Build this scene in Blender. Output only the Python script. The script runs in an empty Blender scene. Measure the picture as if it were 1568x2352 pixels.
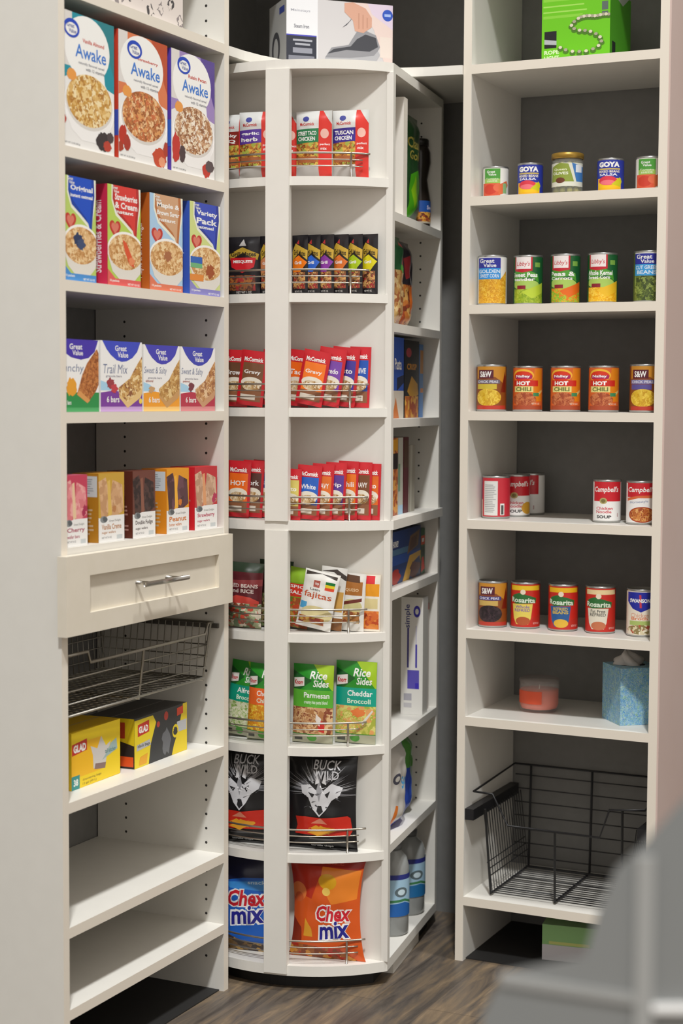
import bpy, bmesh, math, random
from mathutils import Vector, Matrix
random.seed(7)
SC = bpy.context.scene
COL = SC.collection
R = math.radians
PI = math.pi

# ------------------------------------------------------------------ camera, sky, lights, exposure
F_PX = 3877.4
YAW, PITCH, ROLL = 0.44796, 0.0668, 0.0052
cd = bpy.data.cameras.new('camera')
cam = bpy.data.objects.new('camera', cd); COL.objects.link(cam)
cd.sensor_fit = 'VERTICAL'; cd.sensor_height = 36; cd.sensor_width = 24
cd.lens = F_PX * 36 / 2352
cd.clip_start = 0.05
_F0 = Vector((-math.sin(YAW), math.cos(YAW), 0)); _R0 = Vector((math.cos(YAW), math.sin(YAW), 0)); _U0 = Vector((0, 0, 1))
_F = _F0 * math.cos(PITCH) - _U0 * math.sin(PITCH); _U = _U0 * math.cos(PITCH) + _F0 * math.sin(PITCH)
_R = _R0 * math.cos(ROLL) + _U * math.sin(ROLL); _U2 = _U * math.cos(ROLL) - _R0 * math.sin(ROLL)
cam.matrix_world = Matrix(((_R.x, _U2.x, -_F.x, 0), (_R.y, _U2.y, -_F.y, 0), (_R.z, _U2.z, -_F.z, 1.314), (0, 0, 0, 1)))
cd.dof.use_dof = True; cd.dof.focus_distance = 3.65; cd.dof.aperture_fstop = 3.2
SC.camera = cam

w = bpy.data.worlds.new('room_light'); SC.world = w; w.use_nodes = True
w.node_tree.nodes['Background'].inputs[0].default_value = (1.0, 0.925, 0.845, 1)
w.node_tree.nodes['Background'].inputs[1].default_value = 0.70

def area(name, loc, target, size, power, col):
    l = bpy.data.lights.new(name, 'AREA'); l.energy = power; l.size = size; l.color = col; l.shape = 'DISK'
    o = bpy.data.objects.new(name, l); COL.objects.link(o); o.location = loc
    o.rotation_euler = (Vector(target) - Vector(loc)).to_track_quat('-Z', 'Y').to_euler()
    return o
area('ceiling_lamp_main', (2.0, -3.8, 12.05), (-1.7, 3.5, 1.1), 0.9, 1380, (0.985, 0.995, 1.0))
area('ceiling_lamp_side', (1.5, 3.0, 10.0), (-1.8, 3.2, 1.0), 0.7, 350, (1.0, 0.995, 0.98))
SC.view_settings.view_transform = 'Standard'; SC.view_settings.look = 'None'
SC.view_settings.exposure = 0.0; SC.view_settings.gamma = 1.0; SC.view_settings.use_curve_mapping = False

# ------------------------------------------------------------------ materials
def lin(h):
    h = h.lstrip('#'); v = [int(h[i:i + 2], 16) / 255 for i in (0, 2, 4)]
    return tuple(x / 12.92 if x <= 0.04045 else ((x + 0.055) / 1.055) ** 2.4 for x in v) + (1,)
MATS = {}
def M(key, rough=0.45, metal=0.0, **kw):
    """plain hex colour ('#aabbcc'), or 'F:a,b,c' = speckled food picture of the given colours"""
    k = (key, rough, metal, tuple(sorted(kw.items())))
    if k in MATS: return MATS[k]
    m = bpy.data.materials.new('print_' + key.replace('#', '')); m.use_nodes = True
    nt = m.node_tree; b = nt.nodes['Principled BSDF']
    b.inputs['Roughness'].default_value = rough; b.inputs['Metallic'].default_value = metal
    for kk, v in kw.items():
        if kk in b.inputs: b.inputs[kk].default_value = v
    if key.startswith('F:'):
        parts = key[2:].split(';'); cols = parts[0].split(','); sc = float(parts[1]) if len(parts) > 1 else 150
        tc = nt.nodes.new('ShaderNodeTexCoord'); vo = nt.nodes.new('ShaderNodeTexVoronoi'); cr = nt.nodes.new('ShaderNodeValToRGB')
        no = nt.nodes.new('ShaderNodeTexNoise'); no.inputs['Scale'].default_value = sc * .8
        mx = nt.nodes.new('ShaderNodeMixRGB'); mx.inputs[0].default_value = 0.02
        nt.links.new(tc.outputs['Object'], no.inputs['Vector']); nt.links.new(tc.outputs['Object'], mx.inputs[1]); nt.links.new(no.outputs['Color'], mx.inputs[2])
        vo.inputs['Scale'].default_value = sc
        nt.links.new(mx.outputs[0], vo.inputs['Vector'])
        sp = nt.nodes.new('ShaderNodeSeparateColor'); nt.links.new(vo.outputs['Color'], sp.inputs[0])
        nt.links.new(sp.outputs[0], cr.inputs[0])
        cr.color_ramp.interpolation = 'CONSTANT'
        e = cr.color_ramp.elements; e[0].position = 0; e[0].color = lin(cols[0]); e[1].position = 1 / len(cols); e[1].color = lin(cols[1])
        for i in range(2, len(cols)):
            x = e.new(i / len(cols)); x.color = lin(cols[i])
        nt.links.new(cr.outputs[0], b.inputs['Base Color'])
    else:
        b.inputs['Base Color'].default_value = lin(key)
    MATS[k] = m
    return m

def noise_mat(name, c1, c2, scale, rough, bump=0.0, stretch=(1, 1, 1)):
    m = bpy.data.materials.new(name); m.use_nodes = True; nt = m.node_tree; b = nt.nodes['Principled BSDF']
    tc = nt.nodes.new('ShaderNodeTexCoord'); mp = nt.nodes.new('ShaderNodeMapping'); mp.inputs['Scale'].default_value = stretch
    no = nt.nodes.new('ShaderNodeTexNoise'); no.inputs['Scale'].default_value = scale; no.inputs['Detail'].default_value = 5
    cr = nt.nodes.new('ShaderNodeValToRGB'); cr.color_ramp.elements[0].position = .35; cr.color_ramp.elements[1].position = .65
    cr.color_ramp.elements[0].color = lin(c1); cr.color_ramp.elements[1].color = lin(c2)
    nt.links.new(tc.outputs['Object'], mp.inputs[0]); nt.links.new(mp.outputs[0], no.inputs['Vector']); nt.links.new(no.outputs[0], cr.inputs[0]); nt.links.new(cr.outputs[0], b.inputs['Base Color'])
    b.inputs['Roughness'].default_value = rough
    if bump:
        bp = nt.nodes.new('ShaderNodeBump'); bp.inputs['Strength'].default_value = bump; bp.inputs['Distance'].default_value = .002
        nt.links.new(no.outputs[0], bp.inputs['Height']); nt.links.new(bp.outputs[0], b.inputs['Normal'])
    return m
WHITE = noise_mat('white_melamine', '#dddad2', '#dfdcd4', 25, 0.42, 0.0)
EDGE = M('#e2dacc', 0.4)
HOLE = M('#2a2826', 0.7)
GREYWALL = noise_mat('dark_grey_wall_paint', '#747370', '#787774', 40, 0.6, 0.15)
CHROME = M('#b9b6b0', 0.25, 1.0)
SILVER = M('#a8a49a', 0.35, 0.9)
BLACKM = M('#17171a', 0.4)
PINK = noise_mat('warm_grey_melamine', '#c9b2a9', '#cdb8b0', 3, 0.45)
FGREY = noise_mat('foreground_grey_overlay', '#7c7f7f', '#808281', 3, 0.6)
FGREY2 = M('#9c9d9b', 0.6)
FGREY3 = M('#f2f2f0', 0.5)

def floor_mat():
    m = bpy.data.materials.new('weathered_wood_planks'); m.use_nodes = True; nt = m.node_tree; b = nt.nodes['Principled BSDF']
    N = nt.nodes.new; L = nt.links.new
    tc = N('ShaderNodeTexCoord'); mp = N('ShaderNodeMapping'); mp.inputs['Rotation'].default_value = (0, 0, R(90))
    br = N('ShaderNodeTexBrick'); br.inputs['Scale'].default_value = 1.0; br.inputs['Brick Width'].default_value = 1.1; br.inputs['Row Height'].default_value = .125
    br.inputs['Mortar Size'].default_value = .0018; br.inputs['Color1'].default_value = (.1, .1, .1, 1); br.inputs['Color2'].default_value = (.9, .9, .9, 1); br.inputs['Mortar'].default_value = (0, 0, 0, 1)
    L(tc.outputs['Object'], mp.inputs[0]); L(mp.outputs[0], br.inputs['Vector'])
    m2 = N('ShaderNodeMapping'); m2.inputs['Scale'].default_value = (14, 1.6, 1)
    no = N('ShaderNodeTexNoise'); no.inputs['Scale'].default_value = 2.2; no.inputs['Detail'].default_value = 8; no.inputs['Roughness'].default_value = .62; no.inputs['Distortion'].default_value = .6
    L(tc.outputs['Object'], m2.inputs[0]); L(m2.outputs[0], no.inputs['Vector'])
    cr = N('ShaderNodeValToRGB'); e = cr.color_ramp.elements
    e[0].position = .30; e[0].color = lin('#3a332e'); e[1].position = .72; e[1].color = lin('#a08a6e')
    x = e.new(.45); x.color = lin('#5f564d'); x = e.new(.58); x.color = lin('#7d6c57')
    L(no.outputs[0], cr.inputs[0])
    mx = N('ShaderNodeMixRGB'); mx.blend_type = 'MULTIPLY'; mx.inputs[0].default_value = .35
    L(cr.outputs[0], mx.inputs[1]); L(br.outputs[0], mx.inputs[2]); L(mx.outputs[0], b.inputs['Base Color'])
    b.inputs['Roughness'].default_value = .42
    bp = N('ShaderNodeBump'); bp.inputs['Strength'].default_value = .15; L(no.outputs[0], bp.inputs['Height']); L(bp.outputs[0], b.inputs['Normal'])
    return m

# ------------------------------------------------------------------ mesh builder
class MB:
    def __init__(s): s.v = []; s.f = []; s.m = []; s.mats = []; s.sm = []
    def mi(s, mat):
        if isinstance(mat, str): mat = M(mat)
        if mat not in s.mats: s.mats.append(mat)
        return s.mats.index(mat)
    def add(s, verts, faces, mat, smooth=False):
        o = len(s.v); s.v += [tuple(p) for p in verts]; k = s.mi(mat)
        for f in faces: s.f.append([i + o for i in f]); s.m.append(k); s.sm.append(smooth)
    def box(s, x0, x1, y0, y1, z0, z1, mat, front=None, top=None, bottom=None, right=None):
        v = [(x0, y0, z0), (x1, y0, z0), (x1, y1, z0), (x0, y1, z0), (x0, y0, z1), (x1, y0, z1), (x1, y1, z1), (x0, y1, z1)]
        s.add(v, [(2, 3, 7, 6), (3, 0, 4, 7)], mat); s.add(v, [(1, 2, 6, 5)], right or mat)
        s.add(v, [(0, 1, 5, 4)], front or mat); s.add(v, [(4, 5, 6, 7)], top or mat); s.add(v, [(3, 2, 1, 0)], bottom or mat)
    def prism(s, pts, z0, z1, mat, side=None):
        n = len(pts); v = [(x, y, z0) for x, y in pts] + [(x, y, z1) for x, y in pts]
        s.add(v, [tuple(range(n - 1, -1, -1)), tuple(range(n, 2 * n))], mat)
        s.add(v, [(i, (i + 1) % n, n + (i + 1) % n, n + i) for i in range(n)], side or mat)
    def tube(s, pts, r, mat, seg=8, closed=False):
        pts = [Vector(p) for p in pts]; n = len(pts); rings = []; up = None
        for i, p in enumerate(pts):
            a = pts[i - 1] if (i > 0 or closed) else p; b = pts[(i + 1) % n] if (i < n - 1 or closed) else p
            d = (b - a).normalized()
            if up is None: up = Vector((0, 0, 1)) if abs(d.z) < .9 else Vector((1, 0, 0))
            x = d.cross(up).normalized(); up = x.cross(d).normalized()
            rings.append([p + x * (r * math.cos(2 * PI * k / seg)) + up * (r * math.sin(2 * PI * k / seg)) for k in range(seg)])
        v = [q for ring in rings for q in ring]; f = []
        for i in range(n if closed else n - 1):
            j = (i + 1) % n
            for k in range(seg): f.append((i * seg + k, j * seg + k, j * seg + (k + 1) % seg, i * seg + (k + 1) % seg))
        if not closed: f += [tuple(range(seg - 1, -1, -1)), tuple((n - 1) * seg + k for k in range(seg))]
        s.add(v, f, mat, True)
    def lathe(s, prof, mat, seg=48, cx=0, cy=0, smooth=True):
        v = []; f = []; n = len(prof)
        for r, z in prof:
            for k in range(seg): v.append((cx + r * math.cos(2 * PI * k / seg), cy + r * math.sin(2 * PI * k / seg), z))
        for i in range(n - 1):
            for k in range(seg): f.append((i * seg + k, i * seg + (k + 1) % seg, (i + 1) * seg + (k + 1) % seg, (i + 1) * seg + k))
        s.add(v, f, mat, smooth)
    def disc(s, r, z, mat, seg=48, up=True):
        v = [(r * math.cos(2 * PI * k / seg), r * math.sin(2 * PI * k / seg), z) for k in range(seg)]
        s.add(v, [tuple(range(seg)) if up else tuple(range(seg - 1, -1, -1))], mat)
    def build(s, name, parent=None, off=(0, 0, 0), bevel=0):
        me = bpy.data.meshes.new(name); me.from_pydata([(x - off[0], y - off[1], z - off[2]) for x, y, z in s.v], [], s.f)
        for m in s.mats: me.materials.append(m)
        me.polygons.foreach_set('material_index', s.m); me.polygons.foreach_set('use_smooth', s.sm); me.update()
        o = bpy.data.objects.new(name, me); COL.objects.link(o)
        if parent: o.parent = parent
        if bevel:
            b = o.modifiers.new('edge_round', 'BEVEL'); b.width = bevel; b.segments = 2; b.limit_method = 'ANGLE'
        return o

def tag(o, label, cat, group=None, kind=None):
    o['label'] = label; o['category'] = cat
    if group: o['group'] = group
    if kind: o['kind'] = kind
    return o
def empty(name, loc, rz, label, cat, group=None, rx=0, ry=0):
    o = bpy.data.objects.new(name, None); COL.objects.link(o); o.location = loc; o.rotation_euler = (rx, ry, rz); o.empty_display_size = .02
    return tag(o, label, cat, group)
def structure(o): o['kind'] = 'structure'; return o

# ------------------------------------------------------------------ printed artwork
_txt = {}
def text_mesh(s, bold, shear):
    k = (s, bold, shear)
    if k not in _txt:
        c = bpy.data.curves.new('lettering', 'FONT'); c.body = s; c.size = 1; c.offset = bold; c.shear = shear; c.resolution_u = 2
        o = bpy.data.objects.new('lettering', c); COL.objects.link(o)
        dg = bpy.context.evaluated_depsgraph_get(); me = bpy.data.meshes.new_from_object(o.evaluated_get(dg))
        v = [(p.co.x, p.co.y) for p in me.vertices]; f = [list(p.vertices) for p in me.polygons]
        bpy.data.objects.remove(o); bpy.data.curves.remove(c); bpy.data.meshes.remove(me)
        x0 = min(p[0] for p in v); x1 = max(p[0] for p in v); y0 = min(p[1] for p in v); y1 = max(p[1] for p in v)
        _txt[k] = ([((x - x0) / (x1 - x0), (y - y0) / (y1 - y0)) for x, y in v], f)
    return _txt[k]

def PL(mapf, us):
    """the map made straight between neighbouring cut lines, so that every print layer stays parallel"""
    us = sorted(us)
    def f(u, v, q):
        k = 0
        while k < len(us) - 2 and u > us[k + 1]: k += 1
        a, b = us[k], us[k + 1]; t = (u - a) / (b - a); A = mapf(a, v, q); B = mapf(b, v, q)
        return tuple(A[i] + (B[i] - A[i]) * t for i in range(3))
    return f

def art(mb, items, mapf, cu=None, cv=None, step=.0003, rough=.45, clip=True, diag=None):
    """items are shapes in percent of the face; mapf(u, v, h) puts them on the surface"""
    if cu and not diag: mapf = PL(mapf, list(cu) if min(cu) < 0 else [0] + list(cu) + [100])
    for n, it in enumerate(items):
        k = it[0]
        if k == 'r':
            _, x0, y0, x1, y1, c = it[:6]; V = [(x0, y0), (x1, y0), (x1, y1), (x0, y1)]; Fc = [[0, 1, 2, 3]]
        elif k == 'e':
            _, cx, cy, rx, ry, c = it[:6]; V = [(cx + rx * math.cos(2 * PI * i / 32), cy + ry * math.sin(2 * PI * i / 32)) for i in range(32)]; Fc = [list(range(32))]
        elif k == 'p':
            _, V, c = it[:3]; Fc = [list(range(len(V)))]
        elif k == 't':
            _, s, x0, y0, x1, y1, c = it[:7]; o = it[7] if len(it) > 7 else {}
            V, Fc = text_mesh(s, o.get('b', .02), o.get('s', 0)); sl = o.get('sl', 0)
            V = [(x0 + a * (x1 - x0), y0 + b * (y1 - y0) + sl * a) for a, b in V]
            if o.get('v'):   # reads upwards
                V, Fc = text_mesh(s, o.get('b', .02), 0); V = [(x1 - b * (x1 - x0), y0 + a * (y1 - y0)) for a, b in V]
        bm = bmesh.new(); vs = [bm.verts.new((x, y, 0)) for x, y in V]
        for f in Fc:
            try: bm.faces.new([vs[i] for i in f])
            except ValueError: pass
        def cut(co, no, **kw):
            g = bm.verts[:] + bm.edges[:] + bm.faces[:]
            if g: bmesh.ops.bisect_plane(bm, geom=g, plane_co=co, plane_no=no, dist=1e-5, **kw)
        xs = [p[0] for p in V]; ys = [p[1] for p in V]
        if clip:
            if max(xs) > 100: cut((100, 0, 0), (1, 0, 0), clear_outer=True)
            if min(xs) < 0: cut((0, 0, 0), (-1, 0, 0), clear_outer=True)
            if max(ys) > 100: cut((0, 100, 0), (0, 1, 0), clear_outer=True)
            if min(ys) < 0: cut((0, 0, 0), (0, -1, 0), clear_outer=True)
        for a in (cu or []):
            if min(xs) < a < max(xs): cut((a, 0, 0), (1, 0, 0))
        for a in (cv or []):
            if min(ys) < a < max(ys): cut((0, a, 0), (0, 1, 0))
        if diag:
            du, dv = diag; ds = [y / dv - x / du for x, y in V]
            for d in range(math.ceil(min(ds)), math.floor(max(ds)) + 1): cut((0, d * dv, 0), (-1 / du, 1 / dv, 0))
        bm.verts.index_update()
        h = step + .00002 * n
        vv = [mapf(p.co.x, p.co.y, h) for p in bm.verts]; ff = []
        for f in bm.faces:
            ii = [x.index for x in f.verts]
            if f.normal.z < 0: ii.reverse()
            ff.append(ii)
        mb.add(vv, ff, M(c, rough) if isinstance(c, str) else c, smooth=bool(cu))
        bm.free()

# ------------------------------------------------------------------ packages
def carton(name, label, cat, group, loc, rz, w, h, d, base, front, left=None, top=None, leftc=None, right=None, rx=0, ry=0):
    """box standing at loc = middle of its front bottom edge, front towards local -Y"""
    mb = MB(); mb.box(-w / 2, w / 2, 0, d, 0, h, base, front=base, top=M(top or base))
    if leftc: art(mb, [('r', 0, 0, 100, 100, leftc)], lambda u, v, q: (-w / 2 - q, d - u * d / 100, v * h / 100))
    art(mb, front, lambda u, v, q: (-w / 2 + u * w / 100, -q, v * h / 100))
    if left: art(mb, left, lambda u, v, q: (-w / 2 - q - .0003, d - u * d / 100, v * h / 100))
    if right: art(mb, right, lambda u, v, q: (w / 2 + q, u * d / 100, v * h / 100))
    art(mb, [('r', 0, 49, 100, 51, '#9a948c')], lambda u, v, q: (-w / 2 + u * w / 100, v * d / 100, h + q))   # flap seam
    o = mb.build(name); o.location = loc; o.rotation_euler = (rx, ry, rz)
    return tag(o, label, cat, group)

def can(label, loc, r, h, base, items, group, rz=0, lid='#b9bab8', name='food_can', span=1.15):
    o = empty(name, loc, rz, label, 'can', group)
    a = MB(); seg = 48
    a.lathe([(r * .93, .0), (r, .002), (r, .005)], M(lid, .3, .9), seg); a.disc(r * .93, 0.0005, M(lid, .3, .9), up=False)
    a.build('bottom_rim', o)
    b = MB(); z0, z1 = .0045, h - .0045
    b.lathe([(r, z0), (r, z1)], M(base, .35), seg)
    cuts = [50 + (k * 7.5 * PI / 180) / span * 50 for k in range(-12, 13)]
    def mp(u, v, q):
        an = (u - 50) / 50 * span - PI / 2; rr = r + q * .6 + .00025
        return (rr * math.cos(an), rr * math.sin(an), z0 + (z1 - z0) * v / 100)
    art(b, items, mp, cu=cuts, rough=.35)
    b.build('label', o)
    c = MB(); c.lathe([(r, h - .005), (r * 1.012, h - .002), (r * 1.0, h), (r * .95, h), (r * .93, h - .004), (r * .6, h - .0035), (r * .55, h - .0045), (0.0005, h - .0045)], M(lid, .28, .9), seg)
    c.build('lid', o)
    return o

def bag(name, label, cat, group, loc, rz, w, h, t, base, items, rx=0, ry=0, waist=.05, crimp=None, rough=.28, seed=0, back=None):
    """pillow pouch; w, h outer size, t thickness; loc = bottom middle, front towards local -Y"""
    NU, NV = 16, 20
    rnd = random.Random(seed); ph = [rnd.uniform(0, 6.28) for _ in range(4)]
    def thick(u, v):
        a = abs((u - 50) / 50); b = v / 100
        e = max(0.0, min(1, (b - .02) / .14)) * max(0.0, min(1, (.98 - b) / .14)); e = math.sin(e * PI / 2)
        wr = 1 + .10 * math.sin(u * .16 + ph[0] + v * .05) * math.sin(v * .11 + ph[1]) + .05 * math.sin(v * .27 + ph[2])
        return t / 2 * max(0, 1 - a ** 2.2) ** .75 * e * wr + .0006
    def xs(u, v): return (u - 50) / 100 * w * (1 - waist * math.sin(PI * min(max(v / 100, 0), 1)) ** .7)
    du, dv = 100 / NU, 100 / NV; memo = {}
    def G(i, j):
        if (i, j) not in memo: memo[i, j] = (xs(i * du, j * dv), -thick(i * du, j * dv), j * dv / 100 * h)
        return memo[i, j]
    def mp(u, v, q):
        i = min(NU - 1, max(0, int(u / du + 1e-6))); j = min(NV - 1, max(0, int(v / dv + 1e-6))); a, b = u / du - i, v / dv - j
        A, C = G(i, j), G(i + 1, j + 1)
        if b <= a: B = G(i + 1, j); p = [A[k] + (B[k] - A[k]) * a + (C[k] - B[k]) * b for k in range(3)]
        else: B = G(i, j + 1); p = [A[k] + (B[k] - A[k]) * b + (C[k] - B[k]) * a for k in range(3)]
        return (p[0], p[1] - q, p[2])
    us = [100 * i / NU for i in range(NU + 1)]; vs = [100 * i / NV for i in range(NV + 1)]
    mb = MB(); V = []; W = []
    for v in vs:
        for u in us:
            V.append((xs(u, v), -thick(u, v), v / 100 * h)); W.append((xs(u, v), thick(u, v), v / 100 * h))
    n1 = NU + 1; Fq = [t for j in range(NV) for i in range(NU) for t in ((j * n1 + i, j * n1 + i + 1, (j + 1) * n1 + i + 1), (j * n1 + i, (j + 1) * n1 + i + 1, (j + 1) * n1 + i))]
    o1 = len(V)
    rim = [i for i in range(n1)] + [j * n1 + NU for j in range(1, NV + 1)] + [NV * n1 + i for i in range(NU - 1, -1, -1)] + [j * n1 for j in range(NV - 1, 0, -1)]
    mb.add(V + W, Fq, M(base, rough), True)
    mb.add(V + W, [tuple(o1 + i for i in reversed(f)) for f in Fq], M(back or base, rough), True)
    L = len(rim); mb.add(V + W, [(rim[(k + 1) % L], rim[k], rim[k] + o1, rim[(k + 1) % L] + o1) for k in range(L)], M(base, rough))
    art(mb, items, mp, cu=us[1:-1], cv=vs[1:-1], step=.0002, rough=rough, diag=(du, dv))
    if crimp:
        art(mb, [('r', 0, 97 - .1, 100, 100, crimp), ('r', 0, 0, 100, 2.6, crimp)], lambda u, v, q: (mp(u, v, q)[0], mp(u, v, q)[1] - .0032, mp(u, v, q)[2]), cu=us[1:-1], rough=rough, diag=(du, dv))
    o = mb.build(name); o.location = loc; o.rotation_euler = (rx, ry, rz)
    return tag(o, label, cat, group)

def heart(cx, cy, r, c, ky=.6):
    return ('p', [(cx + r * .0625 * 16 * math.sin(a) ** 3, cy + ky * r * .0625 * (13 * math.cos(a) - 5 * math.cos(2 * a) - 2 * math.cos(3 * a) - math.cos(4 * a))) for a in [2 * PI * i / 28 for i in range(28, 0, -1)]], c)
def blob(cx, cy, rx, ry, c, seed=1, jag=.25, n=26):
    q = random.Random(seed); return ('p', [(cx + rx * (1 + q.uniform(-jag, jag)) * math.cos(2 * PI * i / n), cy + ry * (1 + q.uniform(-jag, jag)) * math.sin(2 * PI * i / n)) for i in range(n)], c)
def lines(x0, x1, y0, y1, n, c, seed=2):
    q = random.Random(seed); out = []; dy = (y1 - y0) / n
    for i in range(n): out.append(('r', x0, y0 + i * dy + dy * .25, x0 + (x1 - x0) * q.uniform(.7, 1), y0 + i * dy + dy * .7, c))
    return out

# ================================================================== STRUCTURE
WX, WY = -2.154, 3.958           # inner faces of the two walls
LX, LY0, LY1 = -1.8196, 2.5872, 3.216
RY, RX0, RX1 = 3.6232, -1.4396, -0.9665
T = .0195
m = MB(); m.box(-3.2, 2.5, -1.5, 4.3, -.05, 0, floor_mat()); structure(m.build('floor'))
m = MB(); m.box(WX - .1, WX, 1.6, WY + .1, 0, 2.75, GREYWALL); structure(m.build('wall_left'))
m = MB(); m.box(WX, .2, WY, WY + .1, 0, 2.75, GREYWALL); structure(m.build('wall_back'))

UL = M('#1b1a19', .7)  # black sheets under the towers: dark floor, mostly their shade put into colour
m = MB(); m.box(WX + .001, LX - .012, LY0 + T, LY1 - T, .0003, .003, UL); structure(m.build('dark_floor_shade_1'))
m = MB(); m.box(RX0 + T, RX1 - T, RY + .02, WY - .001, .0003, .003, UL); structure(m.build('dark_floor_shade_2'))

# ------------------------------------------------------------------ shelving towers
def holes(mb, axis, at, ys, z0, z1, sgn, pitch=.032):
    z = z0
    while z < z1:
        for y in ys:
            n = 8; P = []
            for k in range(n):
                a = 2 * PI * k / n; du, dz = .0031 * math.cos(a), .0031 * math.sin(a)
                P.append((y + du, at + sgn * .0003, z + dz) if axis == 'y' else (at + sgn * .0003, y + du, z + dz))
            mb.add(P, [tuple(range(n))], HOLE)
        z += pitch
ST = .0205
tl = (LX, (LY0 + LY1) / 2, 0)
unit = empty('shelving_tower', tl, 0, 'white shelving tower on the left with drawer, cereal shelves and empty bottom shelves', 'shelving unit')
for k, (a, b, s) in enumerate(((LY0, LY0 + T, 1), (LY1 - T, LY1, -1))):
    m = MB(); m.box(WX + .003, LX, a, b, 0, 2.42, WHITE, right=EDGE)
    holes(m, 'y', b if s == 1 else a, (LX - .045, LX - .255), .075, 2.38, s)
    m.build('side_panel', unit, tl, .0006)
LZ = [2.0705, 1.777, 1.5316, 1.287, .551, .311, .152, 2.38]
for z in LZ:
    m = MB(); m.box(WX + .003, LX, LY0 + T, LY1 - T, z - ST, z, WHITE, right=EDGE); m.build('shelf', unit, tl, .0006)
# drawer
m = MB(); m.box(WX + .003, LX - .001, LY0 + T, LY1 - T, 1.0135, 1.034, WHITE); m.build('shelf', unit, tl, .0006)
m = MB()
x0, x1 = LX + .0005, LX + .0205
fy0, fy1, fz0, fz1 = 2.5735, 3.1985, .8705, 1.0205; iy0, iy1, iz0, iz1 = 2.651, 3.139, .909, .980
DM = noise_mat('cream_painted_drawer', '#d9d1c0', '#dcd4c4', 30, 0.4)
m.box(x0, x1, fy0, fy1, fz0, iz0, DM); m.box(x0, x1, fy0, fy1, iz1, fz1, DM); m.box(x0, x1, fy0, iy0, iz0, iz1, DM); m.box(x0, x1, iy1, fy1, iz0, iz1, DM)
m.box(x0, x1 - .009, iy0, iy1, iz0, iz1, DM)
m.box(WX + .02, x0, LY0 + T + .012, LY1 - T - .012, .885, .990, WHITE)
dr = m.build('drawer', unit, tl)
m = MB(); m.tube([(x1 + .028, 2.801, .949), (x1 + .028, 2.963, .949)], .0052, CHROME, 12)
for y in (2.826, 2.938): m.tube([(x1 - .009, y, .949), (x1 + .028, y, .949)], .004, CHROME, 10)
m.build('handle', dr, tl)

tr = ((RX0 + RX1) / 2, RY, 0)
unit = empty('shelving_tower', tr, 0, 'white shelving tower on the right holding rows of canned food', 'shelving unit')
for k, (a, b, s) in enumerate(((RX0, RX0 + T, 1), (RX1 - T, RX1, -1))):
    m = MB(); m.box(a, b, RY, WY - .003, 0, 2.42, WHITE, front=EDGE)
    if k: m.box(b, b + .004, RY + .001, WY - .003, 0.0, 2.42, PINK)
    m.build('side_panel', unit, tr, .0006)
RZ = [2.0705, 1.775, 1.530, 1.2875, 1.038, .784, .5794, .154, 2.38]
for z in RZ:
    m = MB(); m.box(RX0 + T, RX1 - T, RY, WY - .003, z - ST, z, WHITE, front=EDGE); m.build('shelf', unit, tr, .0006)

# ------------------------------------------------------------------ fixed corner shelves (top)
edge = [(LX, LY1 + .001), (-1.815, 3.275), (-1.804, 3.334), (-1.785, 3.39), (-1.755, 3.445), (-1.71, 3.50), (-1.655, 3.55), (-1.60, 3.582), (-1.53, 3.603), (RX0 - .001, 3.6175)]
pts = [(WX + .003, LY1 + .001)] + edge + [(RX0 - .001, WY - .003), (WX + .003, WY - .003)]
m = MB(); m.prism(pts, 2.050, 2.0705, WHITE); cs = m.build('corner_shelf'); tag(cs, 'white corner shelf with curved front edge above the rotating unit, holding the steam iron box', 'shelf', 'corner shelves')
m = MB(); m.prism(pts, 2.36, 2.38, WHITE); cs = m.build('corner_shelf'); tag(cs, 'uppermost white corner shelf just above the frame, over the iron box', 'shelf', 'corner shelves')

# ------------------------------------------------------------------ rotating shelf unit in the corner
CX, CY, ROT, RAD, HS = -1.78, 3.585, R(9.1), .335, .2369
rx_, ry_ = (math.cos(ROT), math.sin(ROT)), (-math.sin(ROT), math.cos(ROT))
def SP(a, b, z):      # a = to the right along the front, b = outwards through the front
    return (CX + a * rx_[0] - b * ry_[0], CY + a * rx_[1] - b * ry_[1], z)
spin = empty('rotating_shelf_unit', (CX, CY, 0), ROT, 'tall white rotating corner shelf unit with curved shelves and wire rails', 'shelving unit')
def arc(r, a0, a1, n=24): return [(r * math.sin(R(a0 + (a1 - a0) * i / n)), -r * math.cos(R(a0 + (a1 - a0) * i / n))) for i in range(n + 1)]
full = arc(RAD, -45, 45) + [(-x, -y) for x, y in arc(RAD, -45, 45)]
for nm, z0, z1 in (('top_plate', 2.020, 2.040), ('middle_plate', 1.027, 1.0475), ('base_plate', .035, .058)):
    q = [(x * (1.03 if nm == 'middle_plate' else 1.0), y) for x, y in full]
    m = MB(); m.prism(q, z0, z1, WHITE); m.build(nm, spin, bevel=.0006)
PT = .019
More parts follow.
